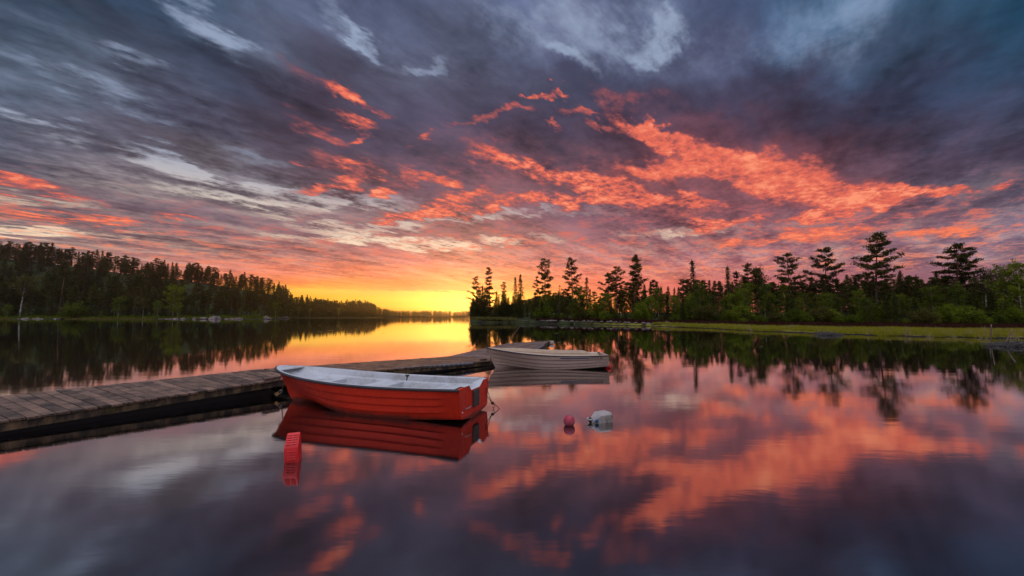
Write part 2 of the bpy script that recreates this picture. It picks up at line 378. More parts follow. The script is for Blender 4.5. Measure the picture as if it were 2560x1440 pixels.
# ------------------------------------------------------------------ tree materials
def leaf_mat(name, dark, light, trans=0.3):
    m = bpy.data.materials.new(name); m.use_nodes = True
    t = NT(m.node_tree); m.node_tree.nodes.clear()
    o = t.n('ShaderNodeOutputMaterial')
    oi = t.n('ShaderNodeObjectInfo').outputs['Random']
    geo = t.n('ShaderNodeNewGeometry')
    nz = t.noise(geo.outputs['Position'], 0.9, 3, 0.6)
    f = t.m('ADD', t.m('MULTIPLY', oi, 0.6), t.m('MULTIPLY', t.m('SUBTRACT', nz, 0.3), 0.9), clamp=True)
    c = t.mix(f, (*dark, 1), (*light, 1))
    c = t.mix(t.rng(geo.outputs['Random Per Island'], 0.0, 1.0, 0.0, 0.5, 'LINEAR'), c, (dark[0] * 0.7, dark[1] * 0.7, dark[2] * 0.7, 1))
    df = t.n('ShaderNodeBsdfDiffuse'); tr = t.n('ShaderNodeBsdfTranslucent')
    t.put(df.inputs[0], c); t.put(tr.inputs[0], c)
    mx = t.n('ShaderNodeMixShader'); mx.inputs[0].default_value = trans
    m.node_tree.links.new(df.outputs[0], mx.inputs[1]); m.node_tree.links.new(tr.outputs[0], mx.inputs[2])
    m.node_tree.links.new(mx.outputs[0], o.inputs[0])
    return m
M_SPRUCE = leaf_mat('spruce_needles', (0.026, 0.034, 0.009), (0.115, 0.130, 0.024), 0.15)
M_PINE = leaf_mat('pine_needles', (0.028, 0.031, 0.010), (0.110, 0.105, 0.025), 0.15)
M_BIRCH = leaf_mat('birch_leaves', (0.045, 0.062, 0.008), (0.28, 0.33, 0.022), 0.4)
M_BUSH = leaf_mat('bush_leaves', (0.035, 0.055, 0.008), (0.26, 0.32, 0.022), 0.4)
M_BRONZE = leaf_mat('young_leaves', (0.06, 0.05, 0.016), (0.17, 0.16, 0.03), 0.35)
M_BARK = mat('grey_bark', (0.045, 0.035, 0.028), 0.9)
M_PBARK = mat('pine_bark', rough=0.9)
t, b = nodes(M_PBARK)
pz = t.n('ShaderNodeSeparateXYZ'); t.put(pz.inputs[0], t.n('ShaderNodeTexCoord').outputs['Object'])
t.put(b.inputs['Base Color'], t.mix(t.rng(pz.outputs[2], 0.25, 0.6), (0.04, 0.03, 0.024, 1), (0.14, 0.06, 0.03, 1)))
M_WBARK = mat('birch_bark', rough=0.8)
t, b = nodes(M_WBARK)
mp = t.n('ShaderNodeMapping'); t.put(mp.inputs[0], t.n('ShaderNodeTexCoord').outputs['Object']); mp.inputs['Scale'].default_value = (8, 8, 40)
t.put(b.inputs['Base Color'], t.mix(t.rng(t.noise(mp.outputs[0], 1.0, 3, 0.6), 0.42, 0.6), (0.50, 0.47, 0.42, 1), (0.06, 0.05, 0.04, 1)))
M_DEAD = mat('dead_wood', (0.22, 0.20, 0.19), 0.9)

# ------------------------------------------------------------------ tree shapes, all of height 1
class Geo:
    def __init__(self): self.v, self.f = [], []
    def tube(self, pts, radii, n=6):
        b0 = len(self.v)
        for i, (p, r) in enumerate(zip(pts, radii)):
            p = Vector(p)
            d = (Vector(pts[min(i + 1, len(pts) - 1)]) - Vector(pts[max(i - 1, 0)])).normalized()
            u = d.cross(Vector((0.31, 0.95, 0.07))).normalized(); w = d.cross(u)
            for k in range(n):
                a = 2 * math.pi * k / n
                self.v.append(p + (u * math.cos(a) + w * math.sin(a)) * r)
        for i in range(len(pts) - 1):
            for k in range(n):
                a, c = b0 + i * n + k, b0 + i * n + (k + 1) % n
                self.f.append((a, c, c + n, a + n))
        self.f.append(tuple(range(b0 + n - 1, b0 - 1, -1)))
        self.f.append(tuple(b0 + (len(pts) - 1) * n + k for k in range(n)))
    def tufts(self, cen, spread, size, rng, up=0.0, quad=False):
        """many small leaf faces round each centre"""
        cen = np.asarray(cen, float)
        n = len(cen)
        c = cen + rng.normal(0, 1, (n, 3)) * spread
        d1 = rng.normal(0, 1, (n, 3)); d1[:, 2] = d1[:, 2] * (1 - up)
        d1 /= np.linalg.norm(d1, axis=1)[:, None]
        d2 = np.cross(d1, rng.normal(0, 1, (n, 3))); d2 /= np.linalg.norm(d2, axis=1)[:, None]
        s = size * rng.uniform(0.6, 1.3, (n, 1))
        b0 = len(self.v)
        P = np.stack([c - d1 * s * 0.5 - d2 * s * 0.22, c - d1 * s * 0.5 + d2 * s * 0.22, c + d1 * s * 0.62], 1).reshape(-1, 3)
        self.v.extend(map(tuple, P))
        self.f.extend((b0 + 3 * i, b0 + 3 * i + 1, b0 + 3 * i + 2) for i in range(n))
    def mesh(self, name, mt, smooth=False):
        me = bpy.data.meshes.new(name)
        me.from_pydata([tuple(p) for p in self.v], [], self.f)
        me.materials.append(mt)
        if smooth: me.polygons.foreach_set('use_smooth', [True] * len(me.polygons))
        return me

def spruce(seed, rad=0.16, base=0.10, droop=0.25, dens=1.0, bark=None):
    rng = np.random.default_rng(seed)
    tr, cr = Geo(), Geo()
    bend = rng.normal(0, 0.006, 2)
    ax = lambda z: np.array([bend[0] * math.sin(z * 4), bend[1] * math.sin(z * 3), z])
    tr.tube([ax(z) for z in (0, 0.25, 0.5, 0.75, 0.99)], [0.013, 0.0105, 0.0075, 0.0045, 0.001])
    z = base
    while z < 0.985:
        prof = rad * (1 - z) ** 0.82 / (1 - base) ** 0.82 * rng.uniform(0.78, 1.12)
        nb = int(rng.integers(6, 9))
        off = rng.uniform(0, 6.28)
        for k in range(nb):
            if rng.random() < 0.10: continue
            a = off + k * 6.283 / nb + rng.normal(0, 0.15)
            L = max(prof * rng.uniform(0.65, 1.2), 0.008)
            d = np.array([math.cos(a), math.sin(a), 0])
            tip = ax(z) + d * L + np.array([0, 0, -droop * L + 0.15 * L * z])
            if L > 0.05: tr.tube([ax(z), tip], [0.0022, 0.0006], 3)
            n = max(3, int(L * 95 * dens))
            s = np.sqrt(rng.uniform(0.03, 1.0, n))[:, None]
            pts = ax(z) + (tip - ax(z)) * s
            pts[:, 2] -= 0.012 * s[:, 0] * np.sin(s[:, 0] * 3)
            cr.tufts(pts, [0.010, 0.010, 0.007], 0.034, rng, 0.35)
        z += rng.uniform(0.020, 0.032) * (1.15 - 0.45 * z)
    cr.tufts([[bend[0] * math.sin(4), bend[1] * math.sin(3), 0.985]] * 8, [0.003, 0.003, 0.012], 0.028, rng)
    return tr.mesh('trunk', bark or M_BARK, True), cr.mesh('crown', M_SPRUCE)

def pine(seed, rad=0.17, base=0.42, lean=0.0, nl=30, layer=1.0, flat=0.0, crook=0.010, cone=0.72):
    rng = np.random.default_rng(seed)
    tr, cr = Geo(), Geo()
    ph = rng.uniform(0, 6, 2)
    ax = lambda z: np.array([lean * z * z + crook * math.sin(z * 5 + ph[0]) - crook * math.sin(ph[0]), crook * math.sin(z * 4 + ph[1]) - crook * math.sin(ph[1]), z])
    zs = np.linspace(0, 0.97, 9)
    tr.tube([ax(z) for z in zs], [0.0135 * (1 - 0.86 * z) for z in zs], 7)
    for i in range(6):                                   # dead snags under the crown
        z = base * rng.uniform(0.45, 1.0); a = rng.uniform(0, 6.28); L = rng.uniform(0.02, 0.06)
        tr.tube([ax(z), ax(z) + np.array([math.cos(a) * L, math.sin(a) * L, rng.uniform(-0.01, 0.01)])], [0.0022, 0.0005], 3)
    for i in range(nl):
        q = (i + rng.uniform(-0.9, 0.9)) / nl
        q = min(max(q, 0), 1)
        z = base + (0.97 - base) * q
        prof = rad * (1.0 - cone * q ** (1.0 + 0.8 * (1 - cone))) * (0.62 + 0.38 * math.sin(min(q * 3.2, 1.57)))
        L = prof * rng.uniform(0.45, 1.18)
        a = i * 2.399 + rng.normal(0, 0.35)
        d = np.array([math.cos(a), math.sin(a), 0]); sd = np.array([-d[1], d[0], 0])
        rise = L * (0.10 + 0.45 * q) * (1 - flat) + rng.normal(0, 0.016)
        p0, tip = ax(z), ax(z) + d * L + np.array([0, 0, rise])
        mid = (p0 + tip) / 2 + np.array([0, 0, -0.10 * L])
        tr.tube([p0, mid, tip], [0.0042 * (1 - 0.6 * q), 0.0028 * (1 - 0.6 * q), 0.0006], 4)
        nb = max(2, int(1.5 + L * 24))
        for k in range(nb):
            s = 0.36 + 0.68 * (k + rng.uniform(0, 1)) / nb
            c = p0 + (mid - p0) * min(s * 2, 1) + (tip - mid) * max(s * 2 - 1, 0)
            c = c + sd * rng.normal(0, 0.30) * L * 0.55 * s + np.array([0, 0, rng.uniform(0.0, 0.012)])
            n = int(rng.integers(26, 42) * layer)
            cr.tufts([c] * n, [0.0165, 0.0165, 0.0085], 0.024, rng, 0.25)
    top = ax(0.97)
    cr.tufts([top] * 40, [0.010, 0.010, 0.010], 0.026, rng)
    return tr.mesh('trunk', M_PBARK, True), cr.mesh('crown', M_PINE)

def birch(seed, rad=0.20, base=0.22, dens=1.0, leaf=None, bark=None, size=0.030, thick=0.011, lean=0.02):
    rng = np.random.default_rng(seed)
    tr, cr = Geo(), Geo()
    ph = rng.uniform(0, 6)
    ax = lambda z: np.array([lean * math.sin(z * 3 + ph) - lean * math.sin(ph), lean * 0.6 * math.sin(z * 2.5), z])
    zs = np.linspace(0, 0.9, 7)
    tr.tube([ax(z) for z in zs], [thick * (1 - 0.9 * z) for z in zs], 6)
    for i in range(34):
        q = (i + rng.uniform(0, 1)) / 34
        z = base + (0.88 - base) * q
        prof = rad * (math.sin(min(0.35 + q * 2.6, 3.0)) ** 0.7)
        L = prof * rng.uniform(0.5, 1.15); a = i * 2.399 + rng.normal(0, 0.4)
        d = np.array([math.cos(a), math.sin(a), 0])
        p0 = ax(z); tip = p0 + d * L + np.array([0, 0, L * rng.uniform(0.35, 0.9)])
        tr.tube([p0, (p0 + tip) / 2 + np.array([0, 0, 0.04 * L]), tip], [0.0040 * (1 - 0.7 * q), 0.0022, 0.0006], 4)
        nb = 2 + int(L * 22)
        for k in range(nb):
            s = 0.35 + 0.7 * (k + rng.uniform(0, 1)) / nb
            c = p0 + (tip - p0) * s + rng.normal(0, 0.02, 3)
            cr.tufts([c] * int(22 * dens), [0.020, 0.020, 0.018], size, rng)
    return tr.mesh('trunk', bark or M_WBARK, True), cr.mesh('crown', leaf or M_BIRCH)

def bush(seed, leaf=None, wide=0.55, dens=1.0):
    rng = np.random.default_rng(seed)
    tr, cr = Geo(), Geo()
    for i in range(16):
        a = i * 2.399; rr = wide * math.sqrt((i + 0.5) / 16) * rng.uniform(0.7, 1.1)
        h = (1.0 - 0.55 * (rr / wide) ** 2) * rng.uniform(0.72, 1.02)
        p0 = np.array([math.cos(a) * rr * 0.25, math.sin(a) * rr * 0.25, 0]); tip = np.array([math.cos(a) * rr, math.sin(a) * rr, h])
        mid = (p0 + tip) / 2 + np.array([0, 0, 0.06])
        tr.tube([p0, mid, tip], [0.012, 0.008, 0.002], 4)
        for k in range(8):
            s = 0.25 + 0.78 * k / 7
            c = p0 + (mid - p0) * min(2 * s, 1) + (tip - mid) * max(2 * s - 1, 0) + rng.normal(0, 0.05, 3)
            c[2] = max(c[2], 0.05)
            cr.tufts([c] * int(22 * dens), [0.065, 0.065, 0.055], 0.085, rng)
    return tr.mesh('stems', M_BARK, True), cr.mesh('foliage', leaf or M_BUSH)

P_SPRUCE = [spruce(11), spruce(12, 0.14, 0.06, 0.3), spruce(13, 0.18, 0.14, 0.2), spruce(14, 0.125, 0.10, 0.32, 0.9), spruce(15, 0.16, 0.2, 0.28, 0.9)]
P_PINE = [pine(21), pine(22, 0.15, 0.5, 0.03), pine(23, 0.2, 0.36, -0.03), pine(24, 0.16, 0.45, 0.02, 24), pine(25, 0.14, 0.55, 0, 22)]
P_BIRCH = [birch(31), birch(32, 0.24, 0.16), birch(33, 0.17, 0.25, 0.9), birch(34, 0.28, 0.2, 1.1)]
P_BUSH = [bush(41), bush(42, None, 0.7), bush(43, M_BRONZE, 0.6), bush(44, None, 0.45)]
BUSH_PARTS = ('stems', 'foliage')

def plant(kind, proto, px, depth, label, cat, group=None, top=None, h=None, wide=1.0, rz=None, dz=-0.05, rng=random):
    """a tree or bush standing on the ground; top = row of the photograph its tip reaches"""
    x = (px - 1280) / FPX * depth
    # the column of a distant tree also depends on its height by a hair: use its base
    gz = ground_z(x, depth)
    if h is None:
        d = ray(px, top)
        h = CAM_H + d.z / d.y * depth - gz
    tr, cr = proto
    e = thing(kind, (x, depth, gz + dz), label, cat, group, rng.uniform(0, 6.283) if rz is None else rz)
    e.scale = (h * wide, h * wide, h)
    for me in (tr, cr):
        lk(bpy.data.objects.new(me.name.split('.')[0], me), e)
    return e
rnd = random.Random(5)

# ------------------------------------------------------------------ the right shore: trees one can point at
def sil(kind, proto, px, top, depth, label, cat='tree', **kw):
    return plant(kind, proto, px, depth, label, cat, top=top, **kw)
sil('pine_tree', pine(101, 0.250, 0.12, -0.03, 32), 1192, 691, 106, 'dark leaning pine at the very tip of the right headland, beside the sunset gap', wide=1.15, rz=0)
sil('pine_tree', pine(102, 0.163, 0.10, 0.0, 36, flat=0.7), 1224, 667, 108, 'tall layered pine second from the tip of the headland, tallest of its clump', rz=1)
sil('spruce_tree', spruce(103, 0.17, 0.12, dens=0.7), 1212, 716, 104, 'dark bushy conifer between the two tall pines of the headland clump')
sil('pine_tree', pine(104, 0.163, 0.2, 0.02, 30), 1262, 703, 110, 'short slim pine right of the headland clump, standing alone before the glow', rz=2)
sil('spruce_tree', spruce(105, 0.13, 0.12, 0.2, 0.6), 1288, 692, 108, 'left one of two touching slim spruces on the headland, the shorter')
sil('spruce_tree', spruce(106, 0.12, 0.3, 0.2, 0.6), 1301, 685, 106, 'right one of two touching slim spruces on the headland, the taller')
sil('spruce_tree', spruce(107, 0.13, 0.15, 0.2, 0.6), 1247, 735, 104, 'low dark spruce filling the gap right of the headland clump')
sil('pine_tree', pine(108, 0.194, 0.40, 0.01, 28, flat=0.3, crook=0.006), 1361, 644, 92, 'tall pine with a clear lower trunk right of the yellow sky, first of two similar', rz=0.5)
sil('pine_tree', pine(109, 0.150, 0.35, 0.0, 19, flat=0.6), 1345, 690, 94, 'smaller thin pine close beside the tall clear trunked pine, on its left', rz=2)
sil('pine_tree', pine(110, 0.194, 0.36, 0.0, 30, crook=0.006), 1430, 644, 86, 'tall pine with a rounded top, second of two similar right of the yellow sky', rz=1.5)
sil('spruce_tree', spruce(111, 0.13, 0.3, 0.15, 0.45), 1467, 692, 90, 'short open spruce right behind the tall round topped pine')
sil('pine_tree', pine(112, 0.325, 0.45, -0.02, 24, flat=0.3), 1519, 682, 82, 'broad flat limbed pine whose branches reach left, joined with its taller neighbour', rz=3.0)
sil('pine_tree', pine(113, 0.263, 0.45, 0.0, 26), 1542, 664, 80, 'broad round topped pine just left of the pointed tall pine', rz=0.3)
sil('pine_tree', pine(114, 0.206, 0.40, 0.0, 43, flat=0.2, crook=0.004, cone=0.92), 1590, 634, 78, 'tall pine with a pointed cone shaped crown, above bright green birches', rz=1.1)
sil('spruce_tree', spruce(115, 0.10, 0.18, 0.15, 0.42), 1733, 650, 76, 'thin see-through spruce rising alone above the low tree line')
sil('spruce_tree', spruce(116, 0.14, 0.2, 0.2, 0.7), 1822, 664, 78, 'spruce at the left end of the cluster right of the thin lone spruce')
sil('pine_tree', pine(117, 0.175, 0.45, 0.0, 24), 1869, 656, 76, 'round topped pine in the middle cluster, with reddish lower trunk', rz=0.7)
sil('pine_tree', pine(131, 0.163, 0.5, 0.0, 22), 1846, 676, 77, 'smaller pine left of the round topped pine of the middle cluster', rz=1.9)
sil('birch_tree', birch(118, 0.13, 0.35, 1.1, M_BRONZE), 1900, 655, 74, 'tall narrow leafy tree in the middle cluster, greener than the conifers beside it')
sil('pine_tree', pine(119, 0.300, 0.42, 0.0, 30, flat=0.5, crook=0.005), 1975, 632, 72, 'wide layered pine with level branches, left of a similar broader pine', rz=0.2)
sil('pine_tree', pine(120, 0.269, 0.40, 0.02, 32, flat=0.35), 2063, 617, 70, 'big dense pine with drooping right limbs, left of the tallest pine', rz=0.0)
sil('pine_tree', pine(121, 0.237, 0.42, 0.045, 38, 1.0, 0.5, 0.005), 2190, 579, 66, 'tallest pine of the shore, its top bent to the right', rz=0.0, wide=0.95)
sil('pine_tree', pine(122, 0.338, 0.55, 0.02, 22, 1.2, 0.75, 0.03), 2380, 607, 66, 'crooked pine with a flat spreading top like an umbrella', rz=0.2)
sil('pine_tree', pine(123, 0.200, 0.5, 0.02, 22, 1.2, 0.6, 0.012), 2412, 632, 67, 'slimmer pine leaning against the crooked flat topped pine, on its right', rz=1.0)
sil('birch_tree', birch(124, 0.17, 0.45, 0.35, M_BRONZE), 2462, 656, 64, 'tall sparse birch still almost bare, white trunk visible down to the moor')
sil('birch_tree', birch(125, 0.16, 0.4, 0.5, M_BRONZE), 2505, 655, 66, 'thin leafed birch between the bare birch and the big green tree')
sil('birch_tree', birch(126, 0.30, 0.16, 1.4, M_BUSH), 2556, 648, 58, 'large full green broadleaf tree cut by the right edge of the picture')
sil('birch_tree', birch(127, 0.20, 0.3, 0.8, M_BIRCH, thick=0.014), 1858, 712, 70, 'birch with a bright white leaning trunk under the middle cluster', rz=1.2)
sil('birch_tree', birch(128, 0.20, 0.4, 0.7, M_BUSH, thick=0.013), 1912, 700, 72, 'birch with a pale forked trunk half way up, right of the white leaning trunk')
sil('birch_tree', birch(132, 0.24, 0.25, 1.1, M_BUSH, thick=0.012), 2393, 702, 60, 'green birch with a pale trunk below the crooked flat topped pine')
sil('dead_tree', (pine(129, 0.050, 0.75, 0.0, 19, 0.05)), 1398, 712, 84, 'bare dead snag, a thin straight pole left of the round topped pine')

PX = lambda a, b: rnd.uniform(a, b)
# low birches and aspens in fresh leaf along the right bank
for i in range(48):
    px = 1352 + (2530 - 1352) * (i + rnd.uniform(0, 0.9)) / 48
    dep = max(shore_depth(px) + 4, lerp_tab(px, [(1350, 84), (1600, 72), (1800, 66), (2200, 60), (2560, 56)])) + PX(0, 8)
    plant('birch_tree', P_BIRCH[i % 4], px, dep, 'young bright green broadleaf tree in fresh leaf low along the right bank', 'tree',
          'young bright green trees along the right bank', top=PX(698, 738) if i % 4 == 0 else PX(724, 766), wide=PX(0.9, 1.25))
# bushes at the foot of the wood
for i in range(70):
    px = 1335 + (2580 - 1335) * (i + rnd.uniform(0, 0.95)) / 70
    dep = max(shore_depth(px) + 3, lerp_tab(px, [(1330, 83), (1600, 70), (1800, 62), (2200, 57), (2560, 53)])) + PX(-1, 6)
    plant('bush', P_BUSH[rnd.choice((0, 1, 3, 0, 2))], px, dep, 'leafy bush at the foot of the wood behind the right bank', 'bush',
          'bushes at the foot of the right wood', h=(PX(0.8, 1.8) if rnd.random() < 0.5 else PX(1.8, 3.4)) * (dep / 62), wide=PX(0.8, 1.3))
# dark young spruces among them
for i in range(52):
    px = 1240 + (2560 - 1240) * (i + rnd.uniform(0, 0.95)) / 52
    dep = max(shore_depth(px) + 4, lerp_tab(px, [(1240, 102), (1330, 84), (1600, 71), (1800, 65), (2200, 58), (2560, 55)])) + PX(0, 7)
    plant('spruce_tree', P_SPRUCE[i % 3], px, dep, 'small dark spruce standing among the bushes at the front of the right wood', 'tree',
          'small dark spruces at the front of the right wood', h=PX(2.2, 5.2), wide=PX(1.1, 1.5))
# the wood behind
TOPS_R = [(1175, 752), (1240, 752), (1310, 760), (1345, 742), (1420, 738), (1480, 728), (1560, 715), (1640, 706), (1720, 704), (1800, 700), (1900, 696), (2000, 700), (2100, 692), (2250, 680), (2330, 684), (2460, 690), (2560, 690)]
for i in range(128):
    px = 1335 + (2600 - 1335) * (i + rnd.uniform(0, 1)) / 128
    dep = lerp_tab(px, [(1330, 100), (1600, 84), (1900, 76), (2560, 68)]) + PX(0, 26)
    top = lerp_tab(px, TOPS_R) + PX(-10, 26)
    if rnd.random() < 0.52:
        plant('spruce_tree', rnd.choice(P_SPRUCE), px, dep, 'dark spruce in the dense belt of the right wood, behind the bright green trees', 'tree', 'spruces in the belt of the right wood', top=top, wide=PX(1.0, 1.5))
    else:
        plant('pine_tree', rnd.choice(P_PINE), px, dep, 'dark pine in the dense belt of the right wood, behind the bright green trees', 'tree', 'pines in the belt of the right wood', top=top, wide=PX(0.95, 1.4))
for i in range(15):
    px = PX(1180, 1318)
    plant('spruce_tree', P_SPRUCE[i % 5], px, PX(100, 112), 'slim dark spruce in the clump on the headland before the sunset', 'tree', 'slim spruces in the clump on the headland', top=lerp_tab(px, [(1180, 742), (1205, 700), (1235, 712), (1270, 735), (1300, 715), (1318, 745)]) + PX(0, 26), wide=PX(1.3, 1.9))
for i in range(46):
    px = 1335 + (2600 - 1335) * (i + rnd.uniform(0, 1)) / 46
    dep = lerp_tab(px, [(1330, 92), (1600, 80), (1900, 72), (2560, 64)]) + PX(0, 10)
    plant('pine_tree', P_PINE[i % 5], px, dep, 'dark round topped pine standing well forward in the right wood among the green trees', 'tree', 'forward pines of the right wood', top=lerp_tab(px, TOPS_R) + PX(4, 36), wide=PX(1.1, 1.6))
for i in range(16):                                       # dense foot of the headland
    px = 1178 + (1345 - 1178) * (i + rnd.uniform(0, 0.9)) / 16
    plant('spruce_tree', P_SPRUCE[i % 5], px, PX(100, 112), 'low dark spruce in the dense foot of the headland before the sunset', 'tree', 'low spruces in the foot of the headland', top=PX(742, 775), wide=PX(1.2, 1.7))

# ------------------------------------------------------------------ the left shore
SKYL = [(-60, 606), (0, 608), (65, 610), (100, 622), (145, 620), (225, 642), (330, 655), (460, 664), (560, 680), (640, 692), (705, 704)]
sil('dead_tree', pine(140, 0.09, 0.72, 0.0, 14, 0.7), 152, 655, 214, 'pine with a tall pale bare trunk on the left shore', rz=0)
sil('birch_tree', birch(141, 0.24, 0.5, 0.8, M_BRONZE, thick=0.016, lean=0.03), 52, 686, 213, 'birch with a crooked white trunk at the far left of the shore', rz=0)
sil('birch_tree', birch(142, 0.26, 0.15, 1.3, M_BIRCH), 434, 707, 210, 'tall bright green birch, the brightest tree on the left shore')
sil('birch_tree', birch(143, 0.30, 0.25, 1.2, M_BUSH), 297, 739, 210, 'round crowned blue-green small tree on the left shore, left of the bright birch')
sil('birch_tree', birch(144, 0.22, 0.4, 0.9, M_BRONZE), 359, 743, 209, 'small ochre leaved tree with a bare stem, between the round tree and the bright birch')
sil('birch_tree', birch(145, 0.24, 0.25, 1.0, M_BUSH), 395, 748, 209, 'small slender green tree close left of the bright birch')
sil('birch_tree', birch(146, 0.20, 0.2, 1.0, M_BIRCH), 446, 754, 207, 'small green tree close under the bright birch, on its right')
sil('bush', bush(147, None, 0.75), 188, 756, 210, 'wide dark green bush right of the pale bare trunk', cat='bush')
sil('birch_tree', birch(148, 0.25, 0.2, 1.2, M_BIRCH), 690, 752, 209, 'ochre green tree at the end of the left headland, above the rocks')
sil('birch_tree', birch(149, 0.28, 0.15, 1.2, M_BIRCH), 704, 766, 322, 'bright yellow-green small tree just past the end of the left headland')
for i, (px, top) in enumerate([(728, 772), (747, 765), (775, 768), (735, 740), (848, 768), (600, 768), (520, 770), (640, 774), (255, 776), (20, 760)]):
    dep = shore_depth(px) + (4 if px > 720 else 4)
    if px == 735: dep += 30
    plant('birch_tree', P_BIRCH[i % 4], px, dep, 'little green broadleaf tree at the edge of the left forest by the water', 'tree', 'little green trees at the edge of the left forest', top=top, wide=1.1)
for i in range(60):
    px = -60 + 770 * (i + rnd.uniform(0, 0.9)) / 60
    dep = shore_depth(px) + PX(7, 18)
    kind, pr = (('spruce_tree', P_SPRUCE), ('pine_tree', P_PINE))[i % 2]
    plant(kind, rnd.choice(pr), px, dep, 'conifer in the front row of the left forest, down by the shore', 'tree', 'front row conifers of the left forest', h=PX(12, 19) * lerp_tab(px, [(0, 1), (450, 0.95), (700, 0.75)]), wide=PX(1.1, 1.6))
n = 0
for i in range(220):
    px = -70 + 790 * (i + rnd.uniform(0, 1)) / 220
    s = PX(0.12, 1.08)
    dep = shore_depth(px) + 12 + 90 * s
    kind, pr = (('spruce_tree', P_SPRUCE), ('pine_tree', P_PINE))[i % 2]
    plant(kind, rnd.choice(pr), px, dep, 'conifer on the wooded slope of the left shore, behind the front row', 'tree', 'conifers on the slope of the left shore', h=PX(12, 17) * lerp_tab(px, [(0, 1), (450, 0.9), (700, 0.75)]), wide=PX(1.3, 1.9))
for i in range(84):                                       # the skyline
    px = -40 + 755 * (i + rnd.uniform(0.1, 0.9)) / 84
    kind, pr = ('spruce_tree', P_SPRUCE) if i % 6 else ('pine_tree', P_PINE)
    plant(kind, rnd.choice(pr), px, shore_depth(px) + PX(88, 112), 'conifer whose top stands out on the skyline of the left ridge', 'tree', 'skyline conifers of the left ridge', top=lerp_tab(px, SKYL) + abs(rnd.gauss(0, 15)) - 4, wide=PX(1.15, 1.6))

# ------------------------------------------------------------------ the far woods at the end of the lake: one mass
def far_woods():
    g = Geo()
    rng = np.random.default_rng(77)
    SKYF = [(690, 712), (750, 722), (800, 738), (850, 744), (920, 748), (945, 766), (985, 774), (1175, 776), (1230, 772), (1340, 741), (1400, 737), (1440, 745)]
    for i in range(1500):
        px = rng.uniform(690, 1440)
        if px < 1174:
            R0 = shore_depth(px); dep = R0 + rng.uniform(4, 75); hh = 12 if px < 950 else 8.5
        else:
            dep = rng.uniform(170, 300); hh = 10
        x = (px - 1280) / FPX * dep; gz = ground_z(x, dep)
        d = ray(px, lerp_tab(px, SKYF) + abs(rng.normal(0, 4)))
        zt = CAM_H + d.z / d.y * dep
        if px < 1174: zt = min(zt, gz + hh * rng.uniform(0.75, 1.15))
        h = max(zt - gz, 3.0)
        rad = h * rng.uniform(0.18, 0.27)
        n = 190
        q = rng.uniform(0, 1, n) ** 1.1
        a = rng.uniform(0, 6.283, n)
        rr = rad * (1 - q) ** 0.8 * rng.uniform(0.3, 1.0, n)
        g.tufts(np.stack([x + np.cos(a) * rr, dep + np.sin(a) * rr, gz + 0.02 * h + q * 0.98 * h], 1), [0.08, 0.08, 0.05], 0.085 * h, rng, 0.2)
    return tag(lk(bpy.data.objects.new('far_woods', g.mesh('far_woods', M_SPRUCE))), 'far-off conifer woods closing the end of the lake', 'woods', kind='stuff')
far_woods()

# ------------------------------------------------------------------ marsh grass, moor and undergrowth
M_GRASS = leaf_mat('marsh_grass_blades', (0.22, 0.21, 0.020), (0.50, 0.48, 0.04), 0.3)
M_MOOR = leaf_mat('moor_heather', (0.035, 0.014, 0.011), (0.075, 0.028, 0.020), 0.15)
M_REED = leaf_mat('pale_reeds', (0.12, 0.11, 0.03), (0.24, 0.21, 0.06), 0.3)
def blades(name, label, cat, mt, spots, h, w, seed):
    rng = np.random.default_rng(seed)
    pts = np.array(spots); n = len(pts)
    hh = h * rng.uniform(0.55, 1.2, n); ww = w * rng.uniform(0.7, 1.3, n)
    a = rng.uniform(0, 6.283, n); lean = rng.normal(0, 0.22, (n, 2)) * hh[:, None]
    dxy = np.stack([np.cos(a), np.sin(a)], 1) * ww[:, None]
    P = np.zeros((n, 3, 3))
    P[:, 0, :] = pts; P[:, 1, :] = pts; P[:, 2, :] = pts
    P[:, 0, :2] -= dxy / 2; P[:, 1, :2] += dxy / 2
    P[:, 2, :2] += lean; P[:, 2, 2] += hh
    P[:, :2, 2] -= 0.03
    F = [(3 * i, 3 * i + 1, 3 * i + 2) for i in range(n)]
    return tag(mesh_ob(name, P.reshape(-1, 3).tolist(), F, mt), label, cat, kind='stuff')
rg = np.random.default_rng(9)
spots = []
while len(spots) < 52000:
    px = rg.uniform(1630, 2700); sd = shore_depth(px)
    back = lerp_tab(px, [(1630, 65), (1800, 59), (2000, 52), (2300, 45), (2700, 39)])
    x = (px - 1280) / FPX * sd
    sd += 0.7 + 0.8 * math.sin(x * 1.1) * math.sin(x * 0.37 + 1) + 0.5 * math.sin(x * 3.1)
    dep = sd + (back - sd) * rg.uniform(0, 1) ** 1.25
    x = (px - 1280) / FPX * dep
    if math.sin(x * 0.9 + dep) + math.sin(dep * 1.7 - x * 0.3) + rg.normal(0, 0.7) < -1.3: continue
    spots.append((x, dep, ground_z(x, dep)))
blades('marsh_grass', 'yellow-green marsh grass along the right bank', 'grass', M_GRASS, spots, 0.27, 0.05, 10)
spots = []
while len(spots) < 26000:
    px = rg.uniform(1340, 2700)
    back = lerp_tab(px, [(1330, 86), (1630, 64), (1800, 58), (2000, 51), (2300, 44), (2700, 38)])
    wide_ = lerp_tab(px, [(1330, 2), (1630, 5), (2200, 14), (2560, 20)])
    dep = back + wide_ * rg.uniform(0, 1)
    x = (px - 1280) / FPX * dep
    spots.append((x, dep, ground_z(x, dep)))
rg2 = np.random.default_rng(21)
straw = []
for k in range(120):
    px = rg2.uniform(1640, 2640); dep = shore_depth(px) + rg2.uniform(-0.4, 9); x = (px - 1280) / FPX * dep
    for q in range(14): straw.append((x + rg2.normal(0, 0.12), dep + rg2.normal(0, 0.12), max(ground_z(x, dep), -0.02)))
